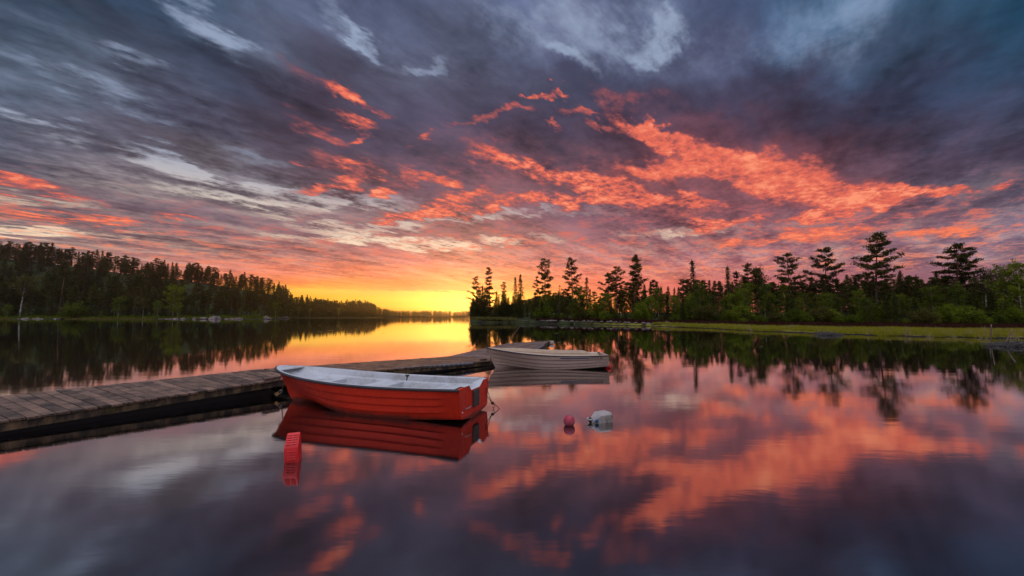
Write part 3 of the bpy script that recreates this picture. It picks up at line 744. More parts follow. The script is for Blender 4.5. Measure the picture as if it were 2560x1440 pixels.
blades('sedge_tufts', 'taller straw-coloured sedge tufts scattered in the marsh grass', 'sedge', mat('dry_sedge', (0.30, 0.23, 0.09), 0.8), straw, 0.5, 0.035, 22)
blades('moor', 'dark red-brown heather between the grass and the right wood', 'heather', M_MOOR, spots, 0.5, 0.16, 11)
spots = []
while len(spots) < 7000:
    px = rg.choice([rg.uniform(165, 392), rg.uniform(705, 960), rg.uniform(-20, 30), rg.uniform(1180, 1290)])
    dep = shore_depth(px) + rg.uniform(-1.5, 2.0) * (1 if px < 1000 else 0.6) + (0.8 if px > 1000 else 0)
    x = (px - 1280) / FPX * dep
    spots.append((x, dep, max(ground_z(x, dep), 0.0)))
blades('shore_reeds', 'pale reeds at the foot of the left forest', 'reeds', M_REED, spots, 0.6, 0.25, 12)
spots = []
while len(spots) < 9000:
    px = rg.uniform(-40, 700)
    dep = shore_depth(px) + rg.uniform(3, 16)
    x = (px - 1280) / FPX * dep
    spots.append((x, dep, ground_z(x, dep)))
blades('undergrowth', 'low green undergrowth on the left bank', 'undergrowth', M_BUSH, spots, 0.9, 0.9, 13)

# ------------------------------------------------------------------ rocks
M_ROCK = mat('grey_rock', rough=0.9)
t, b = nodes(M_ROCK)
oc = t.n('ShaderNodeTexCoord').outputs['Object']
t.put(b.inputs['Base Color'], t.mix(t.rng(t.noise(oc, 2.2, 6, 0.65), 0.35, 0.65), (0.06, 0.045, 0.04, 1), (0.24, 0.19, 0.17, 1)))
def rock_mesh(seed):
    bm = bmesh.new(); bmesh.ops.create_icosphere(bm, subdivisions=3, radius=1)
    rng = random.Random(seed)
    planes = [(Vector((rng.gauss(0, 1), rng.gauss(0, 1), rng.gauss(0.2, 1))).normalized(), rng.uniform(0.55, 0.92)) for _ in range(13)]
    for v in bm.verts:
        d = v.co.normalized(); r = 1.0
        for n_, k in planes:
            c = d.dot(n_)
            if c > 0.05: r = min(r, k / c)
        v.co = d * r * (1 + 0.05 * math.sin(d.x * 9 + seed) * math.sin(d.y * 8))
    me = bpy.data.meshes.new('rock'); bm.to_mesh(me); bm.free(); me.materials.append(M_ROCK)
    return me
ROCKS = [rock_mesh(s) for s in range(6)]
def rock(px, dep, w, h, label, group=None, i=0):
    x = (px - 1280) / FPX * dep
    o = lk(bpy.data.objects.new('rock', ROCKS[i % 6]))
    o.location = (x, dep, max(ground_z(x, dep), 0) + h * 0.12); o.rotation_euler = (0, 0, rnd.uniform(0, 6.28)); o.scale = (w / 2, w / 2 * 0.8, h * 0.7)
    return tag(o, label, 'rock', group)
rock(540, 199, 9.0, 2.0, 'big pale slab of rock in the middle of the left shore, the largest rock', i=1)
rock(512, 199, 4.5, 1.2, 'second largest pale rock, touching the big slab on its left', i=2)
rock(668, 204, 2.6, 2.4, 'upright pinkish boulder at the end of the left headland', i=3)
rock(1664, 63, 1.0, 0.55, 'single round boulder in the marsh grass where the right bank begins', i=4)
for i in range(44):
    px = rnd.choice([PX(30, 105), PX(100, 165), PX(395, 500), PX(560, 610), PX(420, 590), PX(610, 725)])
    rock(px, shore_depth(px) - PX(0.0, 2.0), PX(1.2, 3.8), PX(0.4, 1.1), 'grey rock lying at the waterline of the left shore', 'rocks along the left waterline', i)
for i in range(64):
    px = PX(1300, 1645)
    rock(px, shore_depth(px) + PX(-0.1, 1.6), PX(0.3, 1.1), PX(0.12, 0.34), 'low rock at the waterline of the right bank, between headland and grass', 'rocks along the right waterline', i)

# ------------------------------------------------------------------ sticks, twig heaps and floating leaves
M_STICK = mat('weathered_stick', (0.16, 0.10, 0.07), 0.85)
M_TWIG = mat('grey_twigs', (0.085, 0.075, 0.07), 0.85)
def stick(px0, py0, px1, py1, r0, r1, label, crook=0.02, name='pole'):
    p = at(px0, py0, 0.0)
    d = ray(px1, py1); q = Vector((CAM_H * 0, 0, 0))
    tt = p.y / d.y
    q = Vector((d.x * tt, p.y, CAM_H + d.z * tt))
    g = Geo()
    L = q - p
    pts = [p - L.normalized() * 0.4] + [p + L * s + Vector((rnd.uniform(-1, 1), rnd.uniform(-1, 1), 0)) * crook for s in (0, 0.3, 0.55, 0.8)] + [q]
    g.tube(pts, [r0, r0, r0 * 0.95, r0 * 0.85, r1 * 1.1, r1], 6)
    o = lk(bpy.data.objects.new(name, g.mesh(name, M_STICK, True)))
    return tag(o, label, 'pole')
stick(2477, 861, 2478, 811, 0.035, 0.028, 'upright wooden pole standing in the water near the right edge')
stick(2510, 864, 2531, 824, 0.040, 0.026, 'slanting wooden pole rising from the twig heap at the right edge', 0.03)
def twig_heap(px0, px1, py, h, n, label, seed):
    rng = random.Random(seed); g = Geo()
    a, c = at(px0, py, 0), at(px1, py, 0)
    L = (c - a).length
    for i in range(n):
        s = rng.random(); p = a.lerp(c, s) + Vector((0, rng.uniform(-0.5, 0.7), 0))
        hh = h * math.sin(math.pi * (0.1 + 0.8 * s)) * rng.uniform(0.1, 1.0)
        d = Vector((rng.gauss(0, 1), rng.gauss(0, 0.5), rng.gauss(0, 0.16))).normalized() * rng.uniform(0.2, 0.55)
        g.tube([p - d + Vector((0, 0, hh)), p + Vector((0, 0, hh + 0.02)), p + d + Vector((0, 0, hh + rng.uniform(-0.03, 0.06)))], [0.014, 0.012, 0.005], 4)
    for p, dz_ in ((a, 0.26), (a.lerp(c, 0.06), 0.3), (c, 0.28)):
        g.tube([p, p + Vector((rng.uniform(-.1, .2), 0, dz_))], [0.014, 0.006], 4)
    return tag(lk(bpy.data.objects.new('twig_heap', g.mesh('twig_heap', M_TWIG))), label, 'twig heap')
twig_heap(2048, 2096, 838, 0.22, 150, 'heap of grey twigs lying in the water before the grassy bank', 3)
twig_heap(2500, 2600, 866, 0.22, 220, 'heap of grey twigs and reeds by the slanting pole at the right edge', 4)
M_PAD = mat('lily_pad', (0.20, 0.16, 0.06), 0.5)
def pad_mesh(seed):
    rng = random.Random(seed)
    vs = [(math.cos(a) * rng.uniform(0.85, 1.0), math.sin(a) * rng.uniform(0.85, 1.0), 0) for a in [0.25 + 5.8 * k / 15 for k in range(16)]]
    vs = [(0, 0, 0.004)] + vs + [(x, y, -0.012) for x, y, z in vs]
    fs = [(0, 1 + k, 2 + k) for k in range(15)] + [(1 + k, 17 + k, 18 + k, 2 + k) for k in range(15)]
    me = bpy.data.meshes.new('lily_pad'); me.from_pydata(vs, [], fs); me.materials.append(M_PAD); return me
PADS = [pad_mesh(s) for s in range(3)]
for i in range(46):
    if i < 26: px, py = PX(2180, 2560), PX(842, 852)
    elif i < 40: px, py = PX(780, 960), PX(806, 836)
    else: px, py = rnd.choice([(1375, 831), (1390, 834), (1398, 856), (1905, 866), (1925, 867), (305, 818)])
    p = at(px, py, 0.008)
    o = lk(bpy.data.objects.new('lily_pad', PADS[i % 3])); o.location = p
    k = p.y * 0.0035
    o.scale = (k * PX(0.9, 1.7), k * PX(0.9, 1.7), 1); o.rotation_euler = (0, 0, PX(0, 6))
    g_ = ('near the grassy right bank' if i < 26 else 'before the far woods' if i < 40 else 'out on the open lake')
    tag(o, 'flat lily pad floating ' + g_, 'lily pad', 'lily pads ' + g_)

# ------------------------------------------------------------------ the floating jetty
def wood_mat(name, ang, dark, light, warm=0.0):
    m = mat(name, rough=0.72)
    t, b = nodes(m)
    geo = t.n('ShaderNodeNewGeometry')
    mp = t.n('ShaderNodeMapping'); t.put(mp.inputs[0], geo.outputs['Position'])
    mp.inputs['Rotation'].default_value = (0, 0, -ang); mp.inputs['Scale'].default_value = (0.9, 30, 10)
    isl = geo.outputs['Random Per Island']
    off = t.v('ADD', mp.outputs[0], t.xyz(t.m('MULTIPLY', isl, 37.0), t.m('MULTIPLY', isl, 13.0), 0))
    grain = t.noise(off, 1.3, 6, 0.65, dist=0.6)
    blot = t.noise(t.v('ADD', geo.outputs['Position'], t.xyz(t.m('MULTIPLY', isl, 9.0), 0, 0)), 1.7, 6, 0.7)
    v = t.m('ADD', t.m('MULTIPLY', grain, 0.85), t.m('MULTIPLY_ADD', blot, 1.05, -0.30))
    c = t.ramp(v, [(0.42, (dark[0] * .3, dark[1] * .3, dark[2] * .3, 1)), (0.56, (*dark, 1)), (0.70, (*light, 1)), (0.9, (light[0] * 1.25, light[1] * 1.2, light[2] * 1.15, 1))])
    c = t.v('SCALE', c, s=t.rng(isl, 0, 1, 0.72, 1.15, 'LINEAR'))
    t.put(b.inputs['Base Color'], c)
    bp = t.n('ShaderNodeBump'); bp.inputs['Strength'].default_value = 0.55; bp.inputs['Distance'].default_value = 0.008
    t.put(bp.inputs['Height'], v); t.put(b.inputs['Normal'], bp.outputs[0])
    b.inputs['Specular IOR Level'].default_value = 0.35
    return m
M_BEAM = mat('mossy_beam', rough=0.85)
t, b = nodes(M_BEAM)
geo = t.n('ShaderNodeNewGeometry').outputs['Position']
mp = t.n('ShaderNodeMapping'); t.put(mp.inputs[0], geo); mp.inputs['Scale'].default_value = (5, 5, 1.6)
n1 = t.noise(mp.outputs[0], 1.0, 6, 0.7); n2 = t.noise(geo, 3.0, 5, 0.7)
c = t.ramp(n1, [(0.34, (0.008, 0.006, 0.004, 1)), (0.46, (0.035, 0.023, 0.013, 1)), (0.56, (0.13, 0.08, 0.04, 1)), (0.70, (0.24, 0.16, 0.09, 1))])
c = t.mix(t.m('MULTIPLY', t.rng(n2, 0.52, 0.68), 0.6), c, (0.13, 0.10, 0.018, 1))
t.put(b.inputs['Base Color'], c)
M_FLOAT = mat('black_float', (0.012, 0.010, 0.009), 0.8)
M_STEEL = mat('galvanised_steel', (0.45, 0.44, 0.42), 0.4, Metallic=0.8)
M_IRON = mat('rusty_iron', (0.10, 0.055, 0.03), 0.8, Metallic=0.3)
M_RUBBER = mat('grey_fender', (0.13, 0.13, 0.14), 0.5)

def box_from(bm, c8):
    vs = [bm.verts.new(p) for p in c8]
    for f in ((0, 1, 2, 3), (7, 6, 5, 4), (0, 4, 5, 1), (1, 5, 6, 2), (2, 6, 7, 3), (3, 7, 4, 0)):
        bm.faces.new([vs[k] for k in f])
def bm_ob(name, bm, mt, parent=None, smooth=False, bevel=0.0, seg=2):
    bmesh.ops.recalc_face_normals(bm, faces=bm.faces)
    me = bpy.data.meshes.new(name); bm.to_mesh(me); bm.free()
    for x in (mt if isinstance(mt, (list, tuple)) else [mt]): me.materials.append(x)
    o = lk(bpy.data.objects.new(name, me), parent)
    if smooth: me.polygons.foreach_set('use_smooth', [True] * len(me.polygons))
    if bevel:
        md = o.modifiers.new('bevel', 'BEVEL'); md.width = bevel; md.segments = seg; md.limit_method = 'ANGLE'
    return o
def slab(bm, a, b_, c, d, th):
    """a board whose top corners are a b c d"""
    dn = Vector((0, 0, -th))
    box_from(bm, [a, b_, c, d, a + dn, b_ + dn, c + dn, d + dn])

def jetty(label, nl, nr, fr, fl, nboards, end_caps, seed, warm):
    """nl nr fr fl: world corners of the deck (near left, near right, far right, far left)"""
    rng = random.Random(seed)
    e = thing('jetty_section', (nl + nr + fr + fl) / 4 * 1.0, label, 'jetty', 'floating jetty sections')
    e.location.z = 0
    off = e.location.copy()
    sh = lambda p: p - off
    nl, nr, fr, fl = map(sh, (nl, nr, fr, fl))
    ang = math.atan2((fl - nl).y, (fl - nl).x)
    M = wood_mat('jetty_planks', ang, *warm)
    bm = bmesh.new()
    for i in range(nboards):
        s0, s1 = i / nboards, (i + 1) / nboards
        g = 0.012 / 2 / ((nl - nr).length)
        s0, s1 = s0 + g, s1 - g
        dz = Vector((0, 0, rng.uniform(-0.005, 0.004)))
        ea, eb = rng.uniform(-0.012, 0.012), rng.uniform(-0.012, 0.012)
        a, b_, c, d = nl.lerp(nr, s0), nl.lerp(nr, s1), fl.lerp(fr, s1), fl.lerp(fr, s0)
        u = (a - d).normalized()
        slab(bm, a + u * ea + dz, b_ + u * ea + dz, c - u * eb + dz, d - u * eb + dz, 0.036)
    bm_ob('deck', bm, M, e, bevel=0.004, seg=1)
    def beam(name, p, q, inward, z0, z1, th, mt=M_BEAM):
        bm = bmesh.new()
        i_ = inward.normalized()
        p, q = p + i_ * 0.03, q + i_ * 0.03
        zt = lambda v, z: Vector((v.x, v.y, v.z + z))
        box_from(bm, [zt(p, z0), zt(q, z0), zt(q + i_ * th, z0), zt(p + i_ * th, z0), zt(p, z1), zt(q, z1), zt(q + i_ * th, z1), zt(p + i_ * th, z1)])
        return bm_ob(name, bm, mt, e, bevel=0.004, seg=1)
    inn = (fl - nl); 
    beam('side_beam', nl, nr, inn, -0.040, -0.150, 0.06)
    beam('side_beam', fl, fr, -inn, -0.040, -0.150, 0.06)
    if 'l' in end_caps: beam('end_beam', nl.lerp(fl, .04), nl.lerp(fl, .96), nr - nl, -0.042, -0.148, 0.06)
    if 'r' in end_caps: beam('end_beam', nr.lerp(fr, .04), nr.lerp(fr, .96), nl - nr, -0.042, -0.148, 0.06)
    bm = bmesh.new()
    k = 0.07
    q = [nl.lerp(fr, k), nr.lerp(fl, k), fr.lerp(nl, k), fl.lerp(nr, k)]
    top = [Vector((v.x, v.y, v.z - 0.155)) for v in q]; bot = [Vector((v.x, v.y, -0.25)) for v in q]
    box_from(bm, top + bot)
    bm_ob('float', bm, M_FLOAT, e)
    return e
GREYW = ((0.055, 0.036, 0.027), (0.19, 0.115, 0.078))
BROWNW = ((0.065, 0.034, 0.018), (0.19, 0.105, 0.062))
Z1a, Z1b, Z2a, Z2b, Z3 = 0.20, 0.315, 0.300, 0.135, 0.14
s1 = jetty('jetty section of wide grey planks running in from the left edge, before the red boat',
      at(-260, 1092, Z1a), at(735, 943, Z1b), at(655, 922.4, Z1b), at(-345, 1025.5, Z1a), 33, 'r', 1, GREYW)
s2 = jetty('middle jetty section of brown planks, behind the red boat',
      at(739, 942.4, Z2a), at(1283, 897, Z2b), at(1116, 891.2, Z2b), at(659, 922.0, Z2a + 0.012), 44, 'l', 2, BROWNW)
s3 = jetty('last jetty section, running out behind the bow of the pale boat',
      at(1285, 896.6, Z3), at(1377, 851.5, Z3), at(1268, 858, Z3), at(1119, 891, Z3), 52, 'r', 3, ((0.06, 0.038, 0.030), (0.19, 0.125, 0.10)))

def ring_bm(R_, r, n=24, m=8, mtx=None):
    bm = bmesh.new()
    rows = []
    for i in range(n):
        a = 2 * math.pi * i / n
        rows.append([bm.verts.new(((R_ + r * math.cos(2 * math.pi * j / m)) * math.cos(a), (R_ + r * math.cos(2 * math.pi * j / m)) * math.sin(a), r * math.sin(2 * math.pi * j / m))) for j in range(m)])
    for i in range(n):
        for j in range(m):
            bm.faces.new((rows[i][j], rows[(i + 1) % n][j], rows[(i + 1) % n][(j + 1) % m], rows[i][(j + 1) % m]))
    if mtx is not None: bmesh.ops.transform(bm, matrix=mtx, verts=bm.verts)
    return bm
def to_local(o): return o.matrix_world.inverted() if False else Matrix.Translation(-o.location)
# iron mooring ring on the side of the first section (its own hinge lets it swing: it stays a part)
rp = at(62, 1046, 0.155); rp = rp * 1.0
d = ray(62, 1057); k = (rp.y - 0.03) / d.y; rp = Vector((d.x * k, d.y * k, CAM_H + d.z * k))
bm = ring_bm(0.058, 0.0065, mtx=Matrix.Translation(rp - s1.location + Vector((0, -0.02, 0))) @ Matrix.Rotation(R(-28), 4, 'Z') @ Matrix.Rotation(R(78), 4, 'X'))
bm_ob('mooring_ring', bm, M_STEEL, s1, True)
# cleat boards lying on the edge
def cleat(sec, px0, py0, px1, py1, z):
    a, c = at(px0, py0, z) - sec.location, at(px1, py1, z) - sec.location
    u = (c - a).normalized(); n_ = Vector((-u.y, u.x, 0))
    bm = bmesh.new(); w = n_ * 0.085; up = Vector((0, 0, 0.045))
    slab(bm, a + up, c + up, c + w + up, a + w + up, 0.043)
    return bm_ob('cleat_board', bm, M_BEAM if sec is None else wood_mat('cleat_wood', math.atan2(u.y, u.x), (0.05, 0.03, 0.025), (0.14, 0.09, 0.07)), sec, bevel=0.005, seg=1)
cleat(s1, 664, 952, 703, 946, 0.312)
cleat(s2, 1202, 902, 1218, 900.5, 0.16)
# plates on the outer end of the last section
a = at(1375, 852.5, 0.165) - s3.location
bm = bmesh.new(); slab(bm, a + Vector((-0.02, -0.30, 0)), a + Vector((0.20, -0.26, 0.0)), a + Vector((0.20, 0.25, 0)), a + Vector((-0.02, 0.25, 0)), 0.13)
bm_ob('end_plate', bm, M_STEEL, s3, bevel=0.006, seg=1)

def roll_fender(label, a, c, n, r):
    e = thing('roller_fender', a, label, 'fender')
    u = (c - a); step = u / n; ud = u.normalized()
    side = Vector((ud.y, -ud.x, 0))
    for i in range(n):
        g = Geo()
        p, q = step * (i + 0.06), step * (i + 0.94)
        o = side * (r * 1.0)
        g.tube([p + o, p + (q - p) * 0.06 + o, p + (q - p) * 0.94 + o, q + o], [r * 0.75, r, r, r * 0.75], 12)
        lk(bpy.data.objects.new('roller', g.mesh('roller', M_RUBBER, True)), e)
    return e
roll_fender('long row of dark grey rollers along the edge of the middle jetty section', at(981, 923.5, 0.215), at(1180, 908, 0.145), 16, 0.042)
roll_fender('short row of grey rollers on the outer jetty section, above the pale boat', at(1326, 879.5, 0.12), at(1357, 863.5, 0.12), 10, 0.050)

# ------------------------------------------------------------------ boats
class Hull:
    def __init__(s, L, B, Bs, plan, zs, zk, stem, laps, lapd, chine, zc, tw=(0.06, 0.10), bw=(0.86, 0.92)):
        s.L, s.B, s.Bs, s.plan, s.zs, s.zk, s.stem, s.laps, s.lapd, s.chine, s.zc, s.tw, s.bw = L, B, Bs, plan, zs, zk, stem, laps, lapd, chine, zc, tw, bw
    def half(s, t, s_=1.0):
        tm = 0.40
        if t < tm: f = s.Bs + (1 - s.Bs) * math.sin(t / tm * math.pi / 2)
        else:
            u = (t - tm) / (1 - tm)
            e1, e2 = s.plan
            p1 = 1.75 + (e1 - 1.75) * s_; p2 = 1.0 + (e2 - 1.0) * s_
            f = max(1 - u ** p1, 0) ** p2
        return s.B * f
    def pt(s, t, q, side, out=0.0):
        """q: 0 keel .. 1 sheer"""
        zs, zk = s.zs(t), s.zk(t)
        bow = sstep(0.55, 1.0, t)
        c = s.chine * (1 - 0.55 * bow); zc = zk + s.zc + 0.08 * bow
        q = min(max(q, 0.0), 1.0)
        if q < 0.3:
            k = q / 0.3; y = s.half(t, 0.0) * c * k ** 0.9; z = zk + (zc - zk) * k ** 1.25
        else:
            k = (q - 0.3) / 0.7; yb, yt = s.half(t, 0.0) * c, s.half(t, 1.0)
            y = yb + (yt - yb) * (k ** (0.72 + 0.5 * bow)); z = zc + (zs - zc) * k
            for i, lo in enumerate(s.laps):
                hi = s.laps[i + 1] if i + 1 < len(s.laps) else 1.02
                if lo <= k < hi:
                    w = sstep(s.tw[0], s.tw[1], t) * (1 - sstep(s.bw[0], s.bw[1], t))
                    y += s.lapd * (1 - (k - lo) / (hi - lo)) * w
                    if i + 1 < len(s.laps) and k > hi - 0.05: y -= s.lapd * 0.25 * w
        x = t * s.L * (s.stem + (1 - s.stem) * max(min(q, 1), 0) ** 0.85)
        return Vector((x, side * (y + out), z))
    def inside(s, x, z, gap=0.03):
        """how far the inside of the skin lies from the centre line at x, z"""
        best = 0.0
        for i in range(1, 26):
            q = i / 25.0
            lo, hi = 0.0, 1.0
            for _ in range(18):
                t = (lo + hi) / 2
                if s.pt(t, q, 1).x < x: lo = t
                else: hi = t
            p = s.pt(lo, q, 1)
            if lo > 0.999: continue
            if p.z <= z + 0.012: best = p.y
        return max(best - gap, 0.0)
    def stem_x(s, z):
        lo, hi = 0.0, 1.0
        for _ in range(20):
            q = (lo + hi) / 2
            if s.pt(1.0, q, 1).z < z: lo = q
            else: hi = q
        return s.pt(1.0, lo, 1).x
    def qs(s):
        qs = [0, 0.08, 0.16, 0.24, 0.30]
        edge = list(s.laps) + [1.0]
        ks = [0.0] if s.laps[0] > 0.02 else []
        lo = 0.0
        for e_ in edge:
            ks += [lo + (e_ - lo) * f for f in (0.33, 0.62)] + ([e_ - 0.052, e_ - 0.048, e_ - 0.004, e_ + 0.0005] if e_ < 1 else [1.0])
            lo = e_
        return qs + [0.3 + 0.7 * k for k in ks if k > 0.0]
    def ts(s, n=44):
        return [0.0, 0.03] + [0.06 + 0.94 * (1 - (1 - i / n) ** 1.35) for i in range(n + 1)]
    def shell(s, parent, mt, name='hull'):
        bm = bmesh.new(); qs, ts = s.qs(), s.ts()
        for side in (1, -1):
            g = [[bm.verts.new(s.pt(t, q, side)) for q in qs] for t in ts]
            for i in range(len(ts) - 1):
                for j in range(len(qs) - 1):
                    bm.faces.new((g[i][j], g[i + 1][j], g[i + 1][j + 1], g[i][j + 1]))
        bmesh.ops.remove_doubles(bm, verts=bm.verts, dist=0.0004)
        o = bm_ob(name, bm, mt, parent, True)
        md = o.modifiers.new('split', 'EDGE_SPLIT'); md.split_angle = R(28)
        return o
    def transom(s, parent, mt, notch, depth, name='transom', th=0.045):
        bm = bmesh.new(); qs = s.qs()
        prof = [s.pt(0, q, 1) for q in qs]
        left = [(p.y, p.z) for p in prof]; right = [(-y, z) for y, z in left[::-1][:-1]]
        top = left[-1]
        n0, n1 = notch
        mid = [(n1, top[1]), (n0, top[1] - depth), (-n0, top[1] - depth), (-n1 * 1.35, top[1] - 0.004)] if depth else []
        ring = left + mid + right
        a = [bm.verts.new((-0.004, y, z)) for y, z in ring]; c = [bm.verts.new((th, y * 0.985, z)) for y, z in ring]
        n = len(ring)
        bm.faces.new(a); bm.faces.new(c[::-1])
        for i in range(n): bm.faces.new((a[i], a[(i + 1) % n], c[(i + 1) % n], c[i]))
        bmesh.ops.triangulate(bm, faces=[f for f in bm.faces if len(f.verts) > 4])
        return bm_ob(name, bm, mt, parent)
    def rail(s, parent, mt, r, name='rub_rail'):
        g = Geo(); ts = s.ts()
        path = [s.pt(t, 1, 1, r * 0.4) - Vector((0, 0, r * 0.6)) for t in ts] + [s.pt(t, 1, -1, r * 0.4) - Vector((0, 0, r * 0.6)) for t in ts[::-1][1:]]
        path[len(ts) - 1].x += r * 0.8
        g.tube(path, [r] * len(path), 8)
        return lk(bpy.data.objects.new(name, g.mesh(name, mt, True)), parent)
    def inner(s, t, k):
        """liner profile, k 0..6, one side (y >= 0)"""
        B, zs = s.half(t), s.zs(t)
        f = max(zs - 0.05, 0.1)
        tab = [(B - 0.004, zs + 0.006), (B - 0.040, zs + 0.008), (B - 0.058, zs - 0.012), (B - 0.070, zs - 0.105), (B - 0.115, zs - 0.125), (B * 0.80 - 0.12, 0.07), (B * 0.62 - 0.10, 0.035), (0, 0.03)]
        y, z = tab[k]
        return max(y, 0.0), max(z, 0.03)
    def liner(s, parent, mt, t0, t1, name='liner'):
        bm = bmesh.new(); n = 40
        ts = [t0 + (t1 - t0) * i / n for i in range(n + 1)]
        def x(t, k): return t * s.L * (1.0 if k < 3 else 0.995 - 0.01 * k)
        for side in (1, -1):
            g = []
            for t in ts:
                row = []
                for k in range(8):
                    y, z = s.inner(t, k)
                    xx = x(t, k)
                    if k > 2:
                        xx = min(xx, s.stem_x(z) - (0.45 if k > 4 else 0.16))
                        y = min(y, s.inside(xx, z, 0.045))
                    row.append(bm.verts.new((xx, side * y, z)))
                g.append(row)
            for i in range(n):
                for k in range(7): bm.faces.new((g[i][k], g[i + 1][k], g[i + 1][k + 1], g[i][k + 1]))
            for gg in (g[0], g[-1]):
                c_ = bm.verts.new((gg[2].co.x, 0, gg[2].co.z if gg is g[-1] else gg[2].co.z - 0.11))
                for k in range(1 if gg is g[-1] else 2, 7):
                    try: bm.faces.new((gg[k], gg[k + 1], c_))
                    except ValueError: pass
        bmesh.ops.remove_doubles(bm, verts=bm.verts, dist=0.0005)
        o = bm_ob(name, bm, mt, parent, True)
        md = o.modifiers.new('split', 'EDGE_SPLIT'); md.split_angle = R(32)
        return o
    def seat(s, parent, mt, t0, t1, z, inset=0.10, name='thwart', z0=0.032, n=8):
        bm = bmesh.new(); top, bot = [], []
        ts = [t0 + (t1 - t0) * i / n for i in range(n + 1)]
        for side in (1, -1):
            for t in (ts if side == 1 else ts[::-1]):
                xa, xb = min(t * s.L, s.stem_x(z) - 0.14), min(t * s.L, s.stem_x(z0) - 0.55)
                y = max(min(s.half(t) - inset, s.inside(xa, z, 0.035)), 0.004)
                yb = max(min(y - 0.03, s.inside(xb, z0, 0.035)), 0.003)
                top.append(bm.verts.new((xa, side * y, z))); bot.append(bm.verts.new((xb, side * yb, z0)))
        m = len(top)
        bm.faces.new(top); bm.faces.new(bot[::-1])
        for i in range(m): bm.faces.new((top[i], top[(i + 1) % m], bot[(i + 1) % m], bot[i]))
        return bm_ob(name, bm, mt, parent, bevel=0.016, seg=3)

def gelcoat(name, col, dirt, rough=0.42, amt=0.5, scale=1.4):
    m = mat(name, col, rough)
    t, b = nodes(m)
    oc = t.n('ShaderNodeTexCoord').outputs['Object']
    n1 = t.noise(oc, scale, 6, 0.65); n2 = t.noise(oc, scale * 9, 4, 0.7)
    f = t.m('MULTIPLY', t.rng(t.m('ADD', t.m('MULTIPLY', n1, 0.7), t.m('MULTIPLY', n2, 0.3)), 0.46, 0.68), amt)
    t.put(b.inputs['Base Color'], t.mix(f, (*col, 1), (*dirt, 1)))
    t.put(b.inputs['Roughness'], t.rng(n2, 0.3, 0.7, rough - 0.08, rough + 0.15))
    return m
M_RED = gelcoat('red_gelcoat', (0.68, 0.030, 0.006), (0.36, 0.015, 0.005), 0.5, 0.55)
M_RED.node_tree.nodes['Principled BSDF'].inputs['Specular IOR Level'].default_value = 0.3
M_LINER = gelcoat('grey_liner', (0.52, 0.54, 0.56), (0.24, 0.22, 0.19), 0.55, 0.7, 2.6)
def waterline(m, scum, z0, z1):
    """slime along the waterline, pale scuffs above it"""
    t, b = nodes(m)
    old = b.inputs['Base Color'].links[0].from_socket
    oc = t.n('ShaderNodeTexCoord').outputs['Object']
    sp = t.n('ShaderNodeSeparateXYZ'); t.put(sp.inputs[0], oc)
    nz = t.noise(oc, 3.0, 6, 0.7)
    k = t.rng(t.m('MULTIPLY_ADD', t.m('SUBTRACT', nz, 0.5), 0.16, sp.outputs[2]), z0, z1, 0.85, 0.0)
    c = t.mix(k, old, (*scum, 1))
    mp = t.n('ShaderNodeMapping'); t.put(mp.inputs[0], oc); mp.inputs['Scale'].default_value = (1.2, 1.2, 16); mp.inputs['Rotation'].default_value = (0, R(14), 0)
    sc = t.m('MULTIPLY', t.rng(t.noise(mp.outputs[0], 5.0, 6, 0.75), 0.66, 0.72), 0.55)
    mx = t.mix(sc, c, (0.62, 0.36, 0.30, 1))
    t.put(b.inputs['Base Color'], mx)
waterline(M_RED, (0.06, 0.018, 0.010), 0.02, 0.10)
M_RAIL = mat('black_rail', (0.035, 0.033, 0.04), 0.5)
M_PLY = wood_mat('dark_plywood', 0.6, (0.02, 0.014, 0.010), (0.055, 0.042, 0.035))
M_CREAM = gelcoat('cream_gelcoat', (0.50, 0.36, 0.28), (0.32, 0.22, 0.165), 0.45, 0.5)
M_CREAM2 = gelcoat('cream_liner', (0.66, 0.53, 0.40), (0.45, 0.35, 0.25), 0.5, 0.5, 2.0)

# the red boat
H1 = Hull(4.08, 0.665, 0.93, (2.5, 0.62), lambda t: 0.512 - 0.035 * math.sin(t * 3.1) + 0.13 * t ** 2.6, lambda t: -0.015 - 0.075 * math.sin(min(t * 1.15, 1) * math.pi) , 0.90,
          (0.24, 0.46, 0.70), 0.019, 0.86, 0.075)
red = thing('rowing_boat', (-0.60, 6.56, 0.0), 'red rowing boat with a pale grey inside, moored beside the jetty', 'rowing boat', rz=math.atan2(0.297, -0.955))
H1.shell(red, M_RED)
H1.transom(red, M_RED, (0.17, 0.24), 0.085)
H1.rail(red, M_RAIL, 0.021)
H1.liner(red, M_LINER, 0.018, 0.955)
H1.seat(red, M_LINER, 0.70, 0.945, 0.400, 0.095, 'bow_seat')
H1.seat(red, M_LINER, 0.41, 0.525, 0.375, 0.085, 'thwart')
H1.seat(red, M_LINER, 0.022, 0.19, 0.375, 0.085, 'stern_seat')
# red board on the near half of the stern seat
bm = bmesh.new()
hb = H1.half(0.1) - 0.115
slab(bm, Vector((0.12, hb, 0.396)), Vector((0.74, hb + 0.01, 0.396)), Vector((0.74, 0.06, 0.396)), Vector((0.12, 0.06, 0.396)), 0.016)
tag(bm_ob('seat_board', bm, gelcoat('faded_red_board', (0.50, 0.09, 0.07), (0.3, 0.05, 0.04)), red, bevel=0.004), 'red board on the near half of the stern seat')
